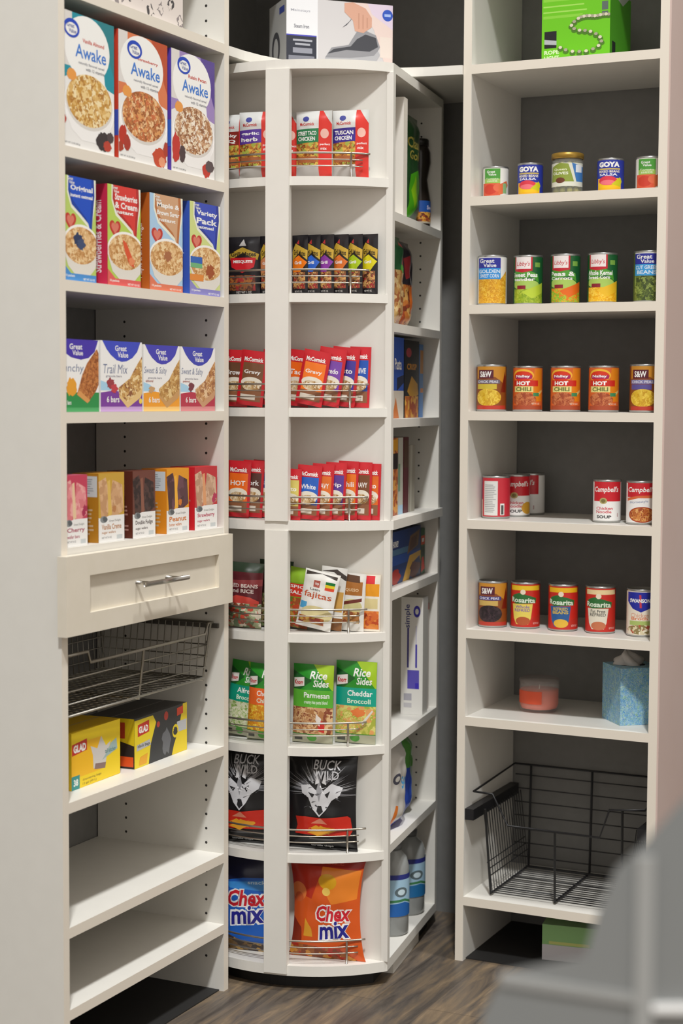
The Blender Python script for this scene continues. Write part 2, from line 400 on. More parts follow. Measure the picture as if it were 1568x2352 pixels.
for z0, z1 in ((.058, 1.027), (1.0475, 2.020)):
    m = MB(); m.box(-HS, HS, -HS, -HS + PT, z0, z1, WHITE); m.build('back_panel', spin)
    m = MB(); m.box(-HS, HS, HS - PT, HS, z0, z1, WHITE)
    zz = z0 + .04
    while zz < z1 - .02:
        for x in (HS - .05, .06):
            m.add([(x + .0026 * math.cos(2 * PI * k / 8), HS - PT - .0004, zz + .0026 * math.sin(2 * PI * k / 8)) for k in range(8)], [tuple(range(8))], HOLE)
        zz += .032
    m.build('back_panel', spin)
    m = MB(); m.box(-.0095, .0095, -HS + PT, HS - PT, z0, z1, WHITE); m.build('divider', spin)
    for s in (-1, 1):
        m = MB(); m.box(.2235 * s if s > 0 else -.2385, .2385 if s > 0 else -.2235, -HS - .006, -HS, z0, z1, WHITE); m.build('corner_strip', spin)
    # flat post in the middle of each curved side
    for s in (-1, 1):
        m = MB()
        if s == -1: m.box(-.0205, .0325, -RAD - .004, -RAD + .015, z0 if z0 > .5 else z0 - .018, z1, WHITE)
        else: m.box(-.0265, .0265, RAD - .015, RAD + .004, z0, z1, WHITE)
        m.build('post', spin, bevel=.0006)
FZ = [1.792, 1.542, 1.294, .800, .548, .309]
for z in FZ:
    for s in (-1, 1):
        q = [(-x * s, y * s) for x, y in arc(RAD - .001, -44.8, 44.8)] if s == 1 else arc(RAD - .001, -44.8, 44.8)
        q = arc(RAD - .001, -44.8, 44.8); q = [(x, y) for x, y in q] if s == -1 else [(-x, -y) for x, y in q]
        m = MB(); m.prism(q, z - .019, z, WHITE); m.build('curved_shelf', spin, bevel=.0006)
SZ = [1.7235, 1.481, 1.2705, .887, .5535, .318]
for z in SZ:
    for s in (-1, 1):
        m = MB(); xa, xb = sorted((s * .0095, s * HS)); m.box(xa, xb, -HS + PT, HS - PT, z - .019, z, WHITE); m.build('straight_shelf', spin, bevel=.0006)
WIRE = M('#a79f92', .3, .85)
for z in [1.792, 1.542, 1.294, 1.0475, .800, .548, .309, .058]:
    m = MB(); rr = .3205
    def ra(a0, a1, zz, rad=rr): return [(rad * math.sin(R(a)), -rad * math.cos(R(a)), zz) for a in [a0 + (a1 - a0) * i / 24 for i in range(25)]]
    m.tube(ra(-37, 36.5, z + .052), .0023, WIRE); m.tube(ra(-34, 33.5, z + .038), .0014, WIRE); m.tube(ra(-34, 33.5, z + .024), .0014, WIRE)
    rl = m.build('rail', spin)
    for a in (-29, 29):
        m = MB(); x, y = rr * math.sin(R(a)), -rr * math.cos(R(a)); m.tube([(x, y - .002, z + .0005), (x, y - .002, z + .053)], .0024, WIRE); m.build('rail_post', rl)
m = MB(); m.prism(arc(.300, -42, 42) + [(.2, .05), (-.2, .05)], .0, .035, M('#141312', .6)); m.build('turntable_base', spin)
m = MB(); m.box(.201, .228, -.15, .09, .0, .035, WHITE); m.build('kick_board', spin)
m = MB(); m.box(-.2, .22, .091, .21, .0, .035, M('#141312', .6)); m.build('turntable_base', spin)

# ------------------------------------------------------------------ made-up grey shape close to the lens, stands in for a soft overlay
gf = MB(); gp = [(.098, 0), (.104, .867), (.120, .900), (.178, .912), (.187, .945), (.200, .977), (.219, .994), (.242, 1.021), (.268, 1.051), (.368, 1.079), (.368, 0)]
FR = YAW
groot_loc = (-math.sin(FR) * 1.2, math.cos(FR) * 1.2, 0)
g = empty('grey_overlay_shape', groot_loc, FR, 'made-up grey shape standing in for a soft grey overlay, blurred at the lower right', 'stand-in shape')
v = [(x, 0, z) for x, z in gp] + [(x + .026, .14, max(0, z - .048)) for x, z in gp]; n = len(gp)
gf.add(v, [tuple(range(n)), tuple(range(2 * n - 1, n - 1, -1))] + [((i + 1) % n, i, n + i, n + (i + 1) % n) for i in range(n)], FGREY); gf.build('body', g)
m = MB(); m.box(.214, .227, -.004, .0, 0, .986, FGREY2); m.build('upright_strip', g)
m = MB(); m.add([(.116, -.003, .892), (.214, -.003, .877), (.214, -.003, .884), (.116, -.003, .899), (.116, 0, .892), (.214, 0, .877), (.214, 0, .884), (.116, 0, .899)], [(0, 1, 2, 3), (3, 2, 6, 7), (0, 3, 7, 4), (4, 5, 1, 0)], FGREY2); m.build('rail', g)
m = MB(); m.box(.227, .36, -.006, .0, .872, .877, FGREY3); m.build('bright_strip', g)

# ================================================================== GOODS, LEFT TOWER
def LI(name, label, cat, group, y0, y1, z, h, d, base, front, x=-1.8265, **kw):
    return carton(name, label, cat, group, (x, (y0 + y1) / 2, z + .0003), R(90), y1 - y0, h, d, base, front, **kw)
BLUE, WH = '#2346b8', '#f1f0ec'
GV = lambda x, y, rx=15, ry=7: [('e', x, y, rx, ry, BLUE), ('e', x, y - .6, rx * .74, ry * .66, WH), ('t', 'Great', x - rx * .6, y + .2, x + rx * .35, y + ry * .5, '#2a3f8f'), ('t', 'Value', x - rx * .35, y - ry * .5, x + rx * .6, y - .4, '#2a3f8f')]
def cereal(c1, c2, food, fl, berries, sub, logo=(17, 88)):
    a = [('r', 0, 0, 100, 100, '#e9e7e3'), ('p', [(0, 100), (100, 100), (100, 48), (86, 50), (60, 66), (0, 50)], c1), ('p', [(66, 100), (100, 100), (100, 60)], c2), ('r', 0, 60, 18, 100, '#dcd7d2'),
         ('e', 47, 76, 44, 24, WH), ('p', [(60, 58), (80, 60), (82, 50), (70, 49)], WH),
         ('e', 51, 33, 49, 23, '#fbfaf8'), ('p', [(4, 30), (98, 30), (86, 13), (68, 7), (36, 7), (16, 14)], '#f1efec'), ('e', 51, 36, 46, 20.5, '#d8d3cc'), ('e', 51, 37.5, 44, 19.5, food),
         blob(17, 54, 9, 4.5, '#e59a4a', 3, .12)]
    a += [('t', sub, 38, 80, 80, 83, '#c8402e'), ('t', 'Awake', 24, 68, 84, 78, '#3c78cc', {'b': .012}), ('t', 'naturally flavored cereal', 30, 63, 80, 65.5, '#9a9aa0'), ('t', 'with 12 vitamins', 44, 59.6, 80, 62, '#8b8b90')]
    a += GV(*logo)
    for x, y, rx, ry, c in berries: a.append(blob(x, y, rx, ry, c, int(x * 7 + y), .15))
    a += [('t', 'NET WT 12 OZ (340 g)', 3, 2.5, 32, 4, '#8d8d8d')]
    return a
BG = 'cereal boxes on the upper shelf of the left tower'
LI('cereal_box', 'teal and white cereal box with a bowl of yellow flakes, leftmost of the three cereals', 'box', BG, 2.610, 2.780, 1.777, .248, .055, '#e8e6e2',
   cereal('#1f8fa0', '#2d7f88', 'F:#d9b069,#c79646,#e6c88a,#b07a35,#efdcae;150', '', [(1, 20, 5, 4, '#b9392c'), (78, 10, 14, 7, '#3a3233'), (86, 7, 8, 4, '#b6402f'), (92, 14, 7, 4, '#4c4142')], 'Vanilla Almond'), top='#2d7d86',
   leftc='#2391a0')
LI('cereal_box', 'red orange cereal box with a bowl of granola, middle of the three cereals', 'box', BG, 2.796, 2.975, 1.777, .248, .055, '#e8e6e2',
   cereal('#d87a4f', '#b94f2e', 'F:#b97440,#9c5a2e,#d99a5c,#c86a3c,#e8c190;165', '', [(8, 19, 8, 8, '#b8301f'), (16, 14, 7, 6, '#a83526'), (83, 8, 15, 8, '#c4492c'), (88, 5, 7, 4, '#e79a74'), (3, 10, 6, 4, '#a83a22'), (97, 16, 6, 6, '#ad3c28')], 'Strawberry', (32, 88)), top='#a8492e',
   leftc='#c43b25', left=[('r', 0, 18, 100, 38, '#3a4fae'), ('r', 20, 6, 80, 16, WH)])
LI('cereal_box', 'purple and white cereal box with a bowl of oat clusters, rightmost of the three cereals', 'box', BG, 2.991, 3.166, 1.777, .248, .055, '#e8e6e2',
   cereal('#9d86bd', '#5a4591', 'F:#caa07a,#a9764d,#e8d3b4,#8f5f3c,#f1e6d4;165', '', [(10, 20, 9, 12, '#c0342a'), (24, 16, 7, 7, '#4a3a3c'), (80, 7, 9, 6, '#c03a2c'), (88, 11, 10, 5, '#5b4f50')], 'Raisin Pecan', (28, 89)), top='#6a5a98',
   leftc='#5a3ea8', left=[('r', 0, 20, 100, 42, '#3a63c4'), ('r', 20, 8, 80, 17, '#dcdcdc')])

def oat(c1, c1d, c2, words, food, topping, band, extra=()):
    a = [('r', 0, 0, 100, 100, c2), ('p', [(12, 100), (100, 100), (100, 84), (97, 74), (90, 60), (84, 42), (74, 54), (50, 62), (24, 70), (12, 84)], '#e9ead8'),
         ('p', [(16, 100), (94, 100), (96, 84), (92, 72), (86, 45), (76, 57), (52, 65), (26, 73), (15, 86)], c1d), ('p', [(18, 100), (86, 100), (88, 84), (84, 70), (82, 52), (70, 62), (50, 69), (30, 77), (20, 88)], c1)]
    n = len(words); y = 93
    for i, wd in enumerate(words):
        hh = 7.5 if i < len(words) - 1 else 4.5
        a.append(('t', wd, 22, y - hh, 90 if i != 2 else 78, y - 1, WH, {'b': .03})); y -= hh + .6
    a += [heart(22, 57, 17, '#c0392f'), heart(22, 57.5, 11, '#d97a66')]
    a += [('e', 54, 35, 56, 20, '#f4f1ea'), ('p', [(0, 30), (108, 30), (98, 14), (80, 6), (36, 6), (14, 14)], '#e2ddd3'), ('e', 54, 34.5, 52, 18, food), ('r', 0, 0, 100, 7, band), ('p', [(0, 0), (0, 16), (40, 0)], band), ('t', '10 packets', 6, 3, 34, 6, WH), ('t', 'NET WT 12.3 OZ', 60, 1.5, 96, 3.5, WH)]
    a += [('t', 'Great', 14, 96, 30, 99, WH), ('t', 'Value', 18, 92.5, 34, 95.5, WH)] + list(topping) + list(extra)
    return a
OG = 'instant oatmeal boxes in the left tower'
OF = 'F:#dcb27a,#c8935a,#ecd0a0,#b98346,#e6c08c;170'
LI('oatmeal_box', 'blue and green oatmeal box topped with blueberries, leftmost of its row', 'box', OG, 2.609, 2.716, 1.5316, .193, .045, '#dfe2e6',
   oat('#1b4fc0', '#173f9e', '#b9cf6a', ['Original', 'instant oatmeal'], OF, [blob(46, 40, 14, 6, '#2c3a5c', 4, .3), blob(54, 36, 12, 5, '#3e4d70', 6, .3)], '#4b8fd0'), top='#8fa5c8')
LI('oatmeal_box', 'red oatmeal box with strawberries on the bowl and a crimson side', 'box', OG, 2.756, 2.873, 1.5316, .193, .045, '#c23048',
   oat('#d63a34', '#b02a28', '#b7d05a', ['Strawberries', '& Cream', 'instant'], OF, [('p', [(44, 47), (56, 44), (78, 26), (80, 20), (66, 22), (52, 34)], '#d9552f'), blob(72, 26, 9, 4, '#e58a5c', 5, .2)], '#e0605c'), top='#b8575c',
   leftc='#c5274a', left=[('t', 'Strawberries & Cream', 30, 12, 70, 84, '#f3dfe2', {'v': 1})])
LI('oatmeal_box', 'orange brown oatmeal box with pale blue background and maple sugar bowl', 'box', OG, 2.907, 3.034, 1.5316, .193, .045, '#b5642a',
   oat('#cfa27c', '#b9713f', '#a9cbe6', ['Maple &', 'Brown Sugar', 'instant'], OF, [blob(54, 37, 13, 5, '#a86a44', 8, .3)], '#e07a5a'), top='#b98a64',
   leftc='#b8601f', left=[('t', 'Maple & Brown Sugar', 30, 12, 70, 70, '#f0d9c4', {'v': 1})])
LI('oatmeal_box', 'indigo blue variety pack oatmeal box at the right end of its row', 'box', OG, 3.063, 3.190, 1.5316, .193, .045, '#3e58b8',
   oat('#3c4fb8', '#2c3a98', '#cfd98a', ['Variety', 'Pack', 'oatmeal'], OF, [blob(66, 27, 15, 7, '#a0522d', 8, .3)], '#8a86c8', [('r', 2, 34, 40, 41, '#2f62b5'), ('r', 2, 29, 40, 34, '#6fb07a'), ('r', 0, 15, 44, 22, '#e08a3a')]), top='#8a86c0',
   leftc='#3a5cc0', left=[('t', 'Variety Pack', 30, 18, 70, 70, '#a9bde8', {'v': 1})])

def barbox(topc, base, words, c, food, side, x0=6):
    a = [('r', 0, 0, 100, 100, '#f0efec'), ('p', [(0, 30), (0, 44), (18, 40), (34, 30)], '#a9d3ea'), ('p', [(0, 0), (100, 0), (100, 32), (60, 27), (30, 30), (0, 27)], base), ('r', 0, 0, 100, 7, side),
         ('p', [(4, 100), (96, 100), (88, 86), (76, 77), (62, 72), (50, 71), (38, 73), (24, 80), (14, 88)], topc),
         ('t', 'Great', 34, 86, 62, 94, WH), ('t', 'Value', 40, 77, 66, 85, WH)]
    a += [('t', words, x0, 54, 64, 67, '#5f6d92', {'b': -.004, 's': .15}), ('t', 'granola bars', 12, 48, 50, 52, '#a2a0a8')]
    a += [('p', [(100, 80), (100, 34), (92, 22), (64, 6), (44, 20), (42, 34), (70, 48), (84, 64)], food), ('p', [(64, 5), (96, 20), (100, 26), (100, 34), (64, 14), (44, 24), (44, 20)], c),
          ('t', '6 bars', 14, 13, 44, 22, WH)]
    return a
GG = 'granola bar boxes in the left tower'
LI('snack_bar_box', 'green based granola bar box with crunchy honey bar, at the left end of its row', 'box', GG, 2.6085, 2.724, 1.287, .136, .05, '#e9e7e2',
   [('r', 0, 0, 100, 100, '#f0efec'), ('r', 0, 0, 100, 27, '#2c8f4a'), ('r', 0, 0, 100, 6, '#4ea564'), ('p', [(0, 100), (98, 100), (88, 84), (70, 75), (48, 72), (20, 75), (0, 82)], '#4634a8'), ('t', 'Great', 16, 86, 52, 94, WH), ('t', 'Value', 24, 78, 54, 85, WH),
    ('t', 'Crunchy', -28, 52, 56, 66, '#6a7898', {'b': -.002, 's': .1}), ('p', [(94, 88), (99, 82), (99, 38), (90, 28), (66, 12), (36, 24), (52, 52), (66, 68)], 'F:#b9713a,#a05c2c,#c98549,#8c4d24;220'), ('p', [(66, 12), (74, 16), (44, 30), (36, 24)], '#d99a58'), blob(22, 34, 14, 13, '#e5a032', 3, .2), ('t', '12 bars', 2, 10, 20, 16, WH)], top='#4a4a90')
LI('snack_bar_box', 'purple based trail mix bar box with cranberries, second in its row', 'box', GG, 2.730, 2.877, 1.287, .137, .05, '#e9e7e2',
   barbox('#3d4cc0', '#7c3f9c', 'Trail Mix', '#e3c184', 'F:#d8b070,#c2924e,#efd6a2,#8f5a3a,#b88a4c;170', '#c7a3d4') + [blob(24, 40, 9, 7, '#9c3f46', 4, .3), blob(32, 33, 8, 6, '#c4434c', 6, .3), ('e', 96, 15, 4, 4, '#f0d35a')], top='#6a6ab0')
LI('snack_bar_box', 'orange based sweet and salty bar box, third in its row', 'box', GG, 2.8825, 3.021, 1.287, .134, .05, '#e9e7e2',
   barbox('#4342b4', '#f0a02c', 'Sweet & Salty', '#c99a62', 'F:#cfa564,#b98a48,#e6c88c,#a87a40;170', '#f6c878', 2) + [('t', 'almond', 6, 44, 26, 47.5, '#a85a4a'), blob(22, 33, 8, 5, '#c9a070', 5, .3)], top='#8a7ab8')
LI('snack_bar_box', 'crimson based sweet and salty bar box, right end of its row', 'box', GG, 3.026, 3.168, 1.287, .134, .05, '#e9e7e2',
   barbox('#3f46b0', '#b8344a', 'Sweet & Salty', '#c99a72', 'F:#cf9f6c,#b9824e,#e6c49a,#a06a44;170', '#d88a8c', 2) + [('t', 'peanut', 6, 44, 26, 47.5, '#a8584a'), blob(30, 38, 8, 7, '#7a3a44', 5, .25)], top='#7a6aa8')

def dessert(c, c2, bar, words, tc, dots):
    a = [('r', 0, 0, 100, 100, c), ('p', [(0, 88), (28, 94), (46, 60), (30, 30), (10, 36)], bar), ('p', [(54, 90), (92, 82), (98, 44), (60, 34), (40, 44)], bar), ('p', [(34, 88), (44, 90), (52, 40), (38, 36)], c2)]
    for x, y in dots: a.append(blob(x, y, 9, 5, tc, int(x), .3))
    a += [('p', [(0, 0), (100, 0), (100, 38), (40, 38), (16, 34), (0, 36)], '#eeedea'), ('e', 20, 33, 14, 5, '#8a8f90'), blob(24, 33, 9, 4, '#5a5f62', 7, .4), ('t', 'Great Delight', 40, 28, 86, 32, '#9c9c98'),
          ('t', words[0], 12, 18, 88, 26, tc, {'b': .02}), ('t', words[1], 12, 11, 66, 16, tc, {'b': .01}), ('t', 'NET WT 8 OZ', 12, 5, 50, 8, '#a0a0a0'), ('r', 70, 3, 92, 9, '#c9cfd0')]
    return a
DG = 'wafer dessert boxes above the drawer'
DZ = 1.034
for i, (lb, y0, y1, c, c2, bar, ws, tc, sc, sp) in enumerate((
    ('pink cherry wafer box at the left end above the drawer', 2.609, 2.685, '#c4405a', '#e8c7a0', 'F:#e58f92,#d97a80,#eaa6a2;90', ('Cherry', 'wafer bars'), '#a82c50', '#b9556a', None),
    ('golden yellow vanilla wafer box with white panel on its side', 2.723, 2.813, '#c9a03c', '#dcb75c', 'F:#cfa276,#c2946a,#d8ae84;90', ('Vanilla Creme', 'sugar wafers'), '#b98050', '#b07a1e', '#c9cdcc'),
    ('dark brown chocolate wafer box, middle one above the drawer', 2.844, 2.928, '#6e4034', '#8a5a48', 'F:#3a2c2a,#4f3a34,#2e2422;120', ('Double Fudge', 'sugar wafers'), '#4a3c3a', '#5a281c', None),
    ('orange peanut butter wafer box with dark bars and a white side panel', 2.972, 3.061, '#e39a1e', '#f0b23c', 'F:#5a3a40,#4a3034,#6a4650;60', ('Peanut', 'butter wafers'), '#d0782a', '#d9861c', '#cdd2d6'),
    ('bright red strawberry wafer box at the right end above the drawer', 3.085, 3.180, '#c4343a', '#e0a070', 'F:#c9a285,#bb9275,#d8b496;90', ('Strawberry', 'sugar wafers'), '#b83a5a', '#cc1f2a', None))):
    left = [('r', 0, 0, 100, 100, sc)] + lines(15, 85, 10, 50, 7, '#c9b08a' if i in (1, 3) else '#a87a70', i)
    if sp: left += [('r', 8, 66, 96, 96, sp)] + lines(20, 85, 70, 93, 7, '#9aa0a4', i)
    LI('dessert_box', lb, 'box', DG, y0, y1, DZ, .134, .06, sc, dessert(c, c2, bar, ws, tc, [(84, 46), (10, 50), (90, 52)] if i in (0, 4) else [(60, 47)]), x=-1.828, left=left, top=sc)

# boxes of bags below the wire basket
carton('trash_bag_box', 'yellow box of white kitchen bags, left of the two boxes under the wire basket', 'box', 'bin liner boxes', (-1.873, 2.7785, .5513), R(91.5), .178, .112, .10, '#e8c51c',
       [('r', 0, 0, 100, 100, '#efcf12'), ('r', 0, 20, 60, 80, '#f0b814'), ('p', [(1, 60), (31, 64), (31, 84), (1, 80)], '#c22a1c'), ('t', 'GLAD', 4, 64, 29, 78, WH, {'b': .05}),
        ('p', [(44, 26), (68, 22), (72, 44), (80, 66), (70, 60), (60, 80), (52, 60), (38, 68), (43, 50)], '#cfcac6'), ('p', [(46, 24), (68, 20), (70, 30), (48, 34)], '#8a6f6a'), ('p', [(62, 36), (94, 48), (92, 68), (80, 62), (72, 48)], '#9fb6b4'),
        ('t', 'tall kitchen', 68, 46, 90, 54, '#4f7f80'), ('r', 0, 0, 16, 24, '#2f8f8c'), ('t', '38', 4, 6, 13, 18, WH, {'b': .03}), ('t', 'drawstring bags', 22, 10, 60, 15, '#a8922a'), ('t', '13 gal (49 L)', 22, 3, 50, 8, '#a8922a')], top='#d4aa10')
carton('trash_bag_box', 'black and yellow box of large black trash bags, beside the all yellow box', 'box', 'bin liner boxes', (-1.871, 3.0195, .5513), R(92), .222, .104, .11, '#2a2a2c',
       [('r', 0, 0, 100, 100, '#2c2d30'), ('p', [(0, 0), (0, 96), (34, 96), (40, 80), (30, 40), (26, 0)], '#e9d01c'), ('p', [(70, 0), (100, 0), (100, 100), (92, 100), (84, 50), (74, 20)], '#e6cc16'), ('p', [(6, 62), (27, 66), (27, 90), (6, 86)], '#c42c1a'), ('t', 'GLAD', 8, 68, 25, 82, WH, {'b': .05}),
        blob(54, 40, 16, 38, '#8f9296', 5, .3, 18), blob(60, 34, 9, 26, '#63656a', 9, .4, 16), ('e', 59, 86, 4, 9, '#b3372a'), ('e', 44, 74, 3, 6, '#b3372a'), ('p', [(4, 46), (28, 50), (30, 38), (4, 34)], '#b9babb'), ('t', 'black bags', 6, 38, 28, 46, '#3a3a3c'),
        ('r', 80, 44, 99, 66, '#b9bbbd'), ('e', 77, 48, 6, 14, '#e6cc16'), blob(77, 48, 4, 9, '#2c2d30', 3, .2), ('p', [(80, 78), (92, 80), (92, 96), (80, 94)], '#d9401c'), ('p', [(8, 4), (22, 4), (24, 24), (10, 20)], '#e6a51c')], top='#3c3a38',
       leftc='#d9bf1c', left=[('p', [(0, 0), (100, 0), (100, 46), (60, 56), (0, 40)], '#2a2222'), ('p', [(30, 60), (80, 60), (80, 92), (30, 90)], '#b03a24'), ('r', 60, 4, 98, 24, '#e0521c')])

# small silvery white box seen at the very top of the left tower
carton('gift_box', 'white box with thin black line drawings at the top edge over the cereals', 'box', None, (-1.838, 2.92, 2.0708), R(90), .27, .14, .12, '#d9cfc8',
       [('r', 0, 0, 100, 100, '#ddd3cc')] + [blob(12 + 14 * i, 12 + 9 * (i % 3), 4.5, 8, '#4a4648' if i % 2 else '#8d8484', i, .6, 14) for i in range(7)] + [blob(12 + 14 * i, 12 + 9 * (i % 3), 3, 6, '#ddd3cc', i + 9, .6, 12) for i in range(7)] + lines(8, 60, 50, 90, 5, '#9a918c'), top='#cfc6be')

# pull-out wire basket in the left tower
def wire_basket_left():
    g = empty('wire_basket', (-1.99, 2.90, .70), 0, 'silvery pull out wire basket under the drawer of the left tower', 'basket'); off = (-1.99, 2.90, .70)
    xf, xb, ya, yb = -1.838, -2.125, 2.622, 3.180; zt, zb = .826, .706; ins = .022
    m = MB()
    m.tube([(xf, ya - .006, zt), (xf, 2.700, zt), (xf, 2.708, .804), (xf, 3.145, .804), (xf, 3.158, zt), (xf, yb, zt), (xb, yb, zt), (xb, ya, zt)], .0030, SILVER, closed=True)
    m.build('rim', g, off)
    m = MB(); fl = [(xf - .01, ya + ins, zb), (xf - .01, yb - ins, zb), (xb + .01, yb - ins, zb), (xb + .01, ya + ins, zb)]
    m.tube(fl, .0026, SILVER, closed=True)
    for y in (ya + ins * .4, 2.90, yb - ins * .5): m.tube([(xf, y, .806 if y == 2.90 else zt), (xf - .012, y if y == 2.90 else y + (.012 if y < 2.9 else -.012), zb - .004), (xb + .012, y, zb - .004), (xb, y, zt)], .0030, SILVER)
    m.build('frame', g, off)
    m = MB()
    y = ya + ins + .01
    k = 0
    while k < 16:
        x = xf - .012 + (xb - xf + .024) * k / 15; z = zb + .001; m.tube([(x, ya + .006, zt - .002), (x, ya + ins, z), (x, yb - ins, z), (x, yb - .006, zt - .002)], .0013, SILVER, 6); k += 1
    for i in range(28):
        yy = ya + ins + (yb - ya - 2 * ins) * i / 27; m.tube([(xf - .01, yy, zb + .003), (xb + .01, yy, zb + .003)], .0011, SILVER, 5)
    for i in range(1, 4):
        zz = zb + .024 * i; q = i * .0045; m.tube([(xf - .008, ya + ins - q, zz), (xf - .008, yb - ins + q, zz), (xb + .008, yb - ins + q, zz), (xb + .008, ya + ins - q, zz)], .0014, SILVER, 6, closed=True)
    for i in range(26):
        yy = ya + ins + (yb - ya - 2 * ins) * i / 25; m.tube([(xb + .008, yy, zb), (xb, yy, zt)], .0011, SILVER, 5)
    m.build('wire_mesh', g, off)
    m = MB()
    for y0, y1 in ((LY0 + T + .0002, LY0 + T + .007), (LY1 - T - .007, LY1 - T - .0002)):
        m = MB(); m.box(xb - .01, LX - .012, y0, y1, .812, .822, M('#6f6b66', .4, .6)); m.build('slide_rail', g, off)
wire_basket_left()

# ================================================================== GOODS ON THE ROTATING UNIT, CURVED FRONT
def SB(name, label, cat, group, a, z, w, h, t, base, items, b=.262, dz=0, tilt=0, **kw):
    """pouch on the curved front; a = sideways from the middle post, tilt leans its top to the right"""
    return bag(name, label, cat, group, SP(a, b, z + .0008 + abs(math.sin(tilt)) * w / 2), ROT + dz, w, h, t, base, items, ry=tilt, **kw)
# row 1: clear topped seasoning pouches with a red side stripe
def pouch1(band, word, food, bot='#b9b5b0'):
    return [('r', 0, 0, 66, 100, '#d6d6d2'), ('p', [(0, 78), (66, 82), (66, 100), (0, 100)], '#dedfdc'), ('r', 0, 20, 66, 56, food), ('r', 4, 24, 60, 33, '#a9623a'), ('r', 0, 0, 66, 18, bot), ('p', [(0, 52), (66, 54), (66, 74), (0, 73)], band),
            ('t', word[0], 6, 64, 60, 70, WH, {'b': .03}), ('t', word[1], 6, 56, 56, 62, WH, {'b': .03}), ('e', 30, 88, 9, 4, '#4a4f9a'), ('t', 'McCormick', 12, 78, 54, 83, '#c43a34', {'b': .03}),
            ('r', 66, 0, 100, 100, '#d5342a'), ('e', 82, 66, 11, 7, '#e9b8aa'), ('t', 'perfect', 70, 48, 96, 52, WH), ('t', 'mix', 72, 42, 88, 46, WH), ('p', [(76, 100), (100, 100), (100, 80)], '#c9cbc6')]
P1 = 'marinade pouches on the top curved shelf'
FD1 = 'F:#c98a3a,#b0702c,#dcae4e,#8a4a22,#a8b04a;160'
for lb, a, band, wd in (
    ('marinade pouch with brown band and red stripe, leftmost on the top curved shelf', -.118, '#8a2a22', ('smoky', 'BBQ')),
    ('marinade pouch with violet band, just left of the middle post on the top curved shelf', -.058, '#5a3a98', ('garlic', 'herb')),
    ('marinade pouch mostly hidden behind the middle post, only its red stripe showing', -.014, '#8a2a22', ('taco', 'mix')),
    ('marinade pouch with green band, right of the middle post on the top curved shelf', .066, '#2c7a4c', ('STREET TACO', 'CHICKEN')),
    ('marinade pouch with dark violet band, rightmost on the top curved shelf', .147, '#3a2a88', ('TUSCAN', 'CHICKEN'))):
    SB('marinade_pouch', lb, 'pouch', P1, a, 1.792, .082, .147, .020, '#cfcfcb', pouch1(band, wd, FD1), b=.253 if a == -.014 else (.286 if a == -.058 else .264 if abs(a) < .12 else .256), waist=.02, seed=int(a * 1000))
# row 2: black seasoning pouches
P2 = 'black seasoning pouches on the second curved shelf'
def pouch2(c, wd='Grill'):
    return [('r', 0, 0, 100, 100, '#1d1b1f'), ('p', [(2, 72), (28, 86), (100, 74), (98, 58), (50, 70), (6, 58)], '#c8a43a'), ('t', 'Grill Mates', 14, 67, 88, 76, '#2a2014', {'b': .03, 'sl': -3}), ('p', [(34, 86), (52, 84), (48, 92)], '#b03030'),
            ('p', [(4, 58), (48, 66), (98, 54), (58, 38), (8, 34)], c), ('t', wd, 20, 51, 66, 56, WH, {'b': .03}), ('r', 10, 10, 88, 38, 'F:#8a5a34,#b98a52,#5a3226,#a03030,#d0a060;210'), ('t', 'NET WT 1 OZ', 20, 4, 66, 7, '#d8d4d0')]
SB('seasoning_pouch', 'wide black seasoning pouch with a red shield label, leftmost on its curved shelf', 'pouch', P2, -.098, 1.542, .078, .129, .016, '#1b191d',
   [('r', 0, 0, 100, 100, '#1d1b1f'), ('p', [(40, 84), (62, 84), (52, 96)], '#b9b4b0'), ('p', [(8, 70), (50, 82), (98, 70), (94, 60), (50, 72), (12, 60)], '#b49434'), ('t', 'Grill Mates', 14, 66, 90, 74, '#2a2014', {'b': .03}),
    ('p', [(12, 64), (90, 64), (84, 48), (50, 38), (16, 48)], '#c8202a'), ('t', 'MESQUITE', 22, 54, 80, 60, WH, {'b': .04}), ('r', 10, 8, 88, 34, 'F:#8a5a34,#a0622e,#5a3226,#a03030;160'), ('t', 'NET WT 1 OZ', 30, 3, 76, 7, '#d8d4d0')], b=.262, waist=.01)
for lb, a, c in (('black seasoning pouch with peach label, just left of the middle post', -.041, '#d88a5c'),
                 ('black seasoning pouch with vivid orange label, right next to the middle post', .034, '#f07a14'),
                 ('black seasoning pouch with royal blue label', .063, '#2f63c8'),
                 ('black seasoning pouch with purple label', .094, '#8a3aa0'),
                 ('black seasoning pouch with dull orange label, between the purple and the lime ones', .126, '#d8702c'),
                 ('black seasoning pouch with lime green label', .157, '#a9c41c'),
                 ('black seasoning pouch with yellow label, rightmost on its curved shelf', .190, '#dcd01c')):
    SB('seasoning_pouch', lb, 'pouch', P2, a, 1.542, .040, .130, .009, '#1b191d', pouch2(c), b=.262 - max(0, a - .1) * .12, dz=R(-14), waist=.01, seed=int(a * 999))
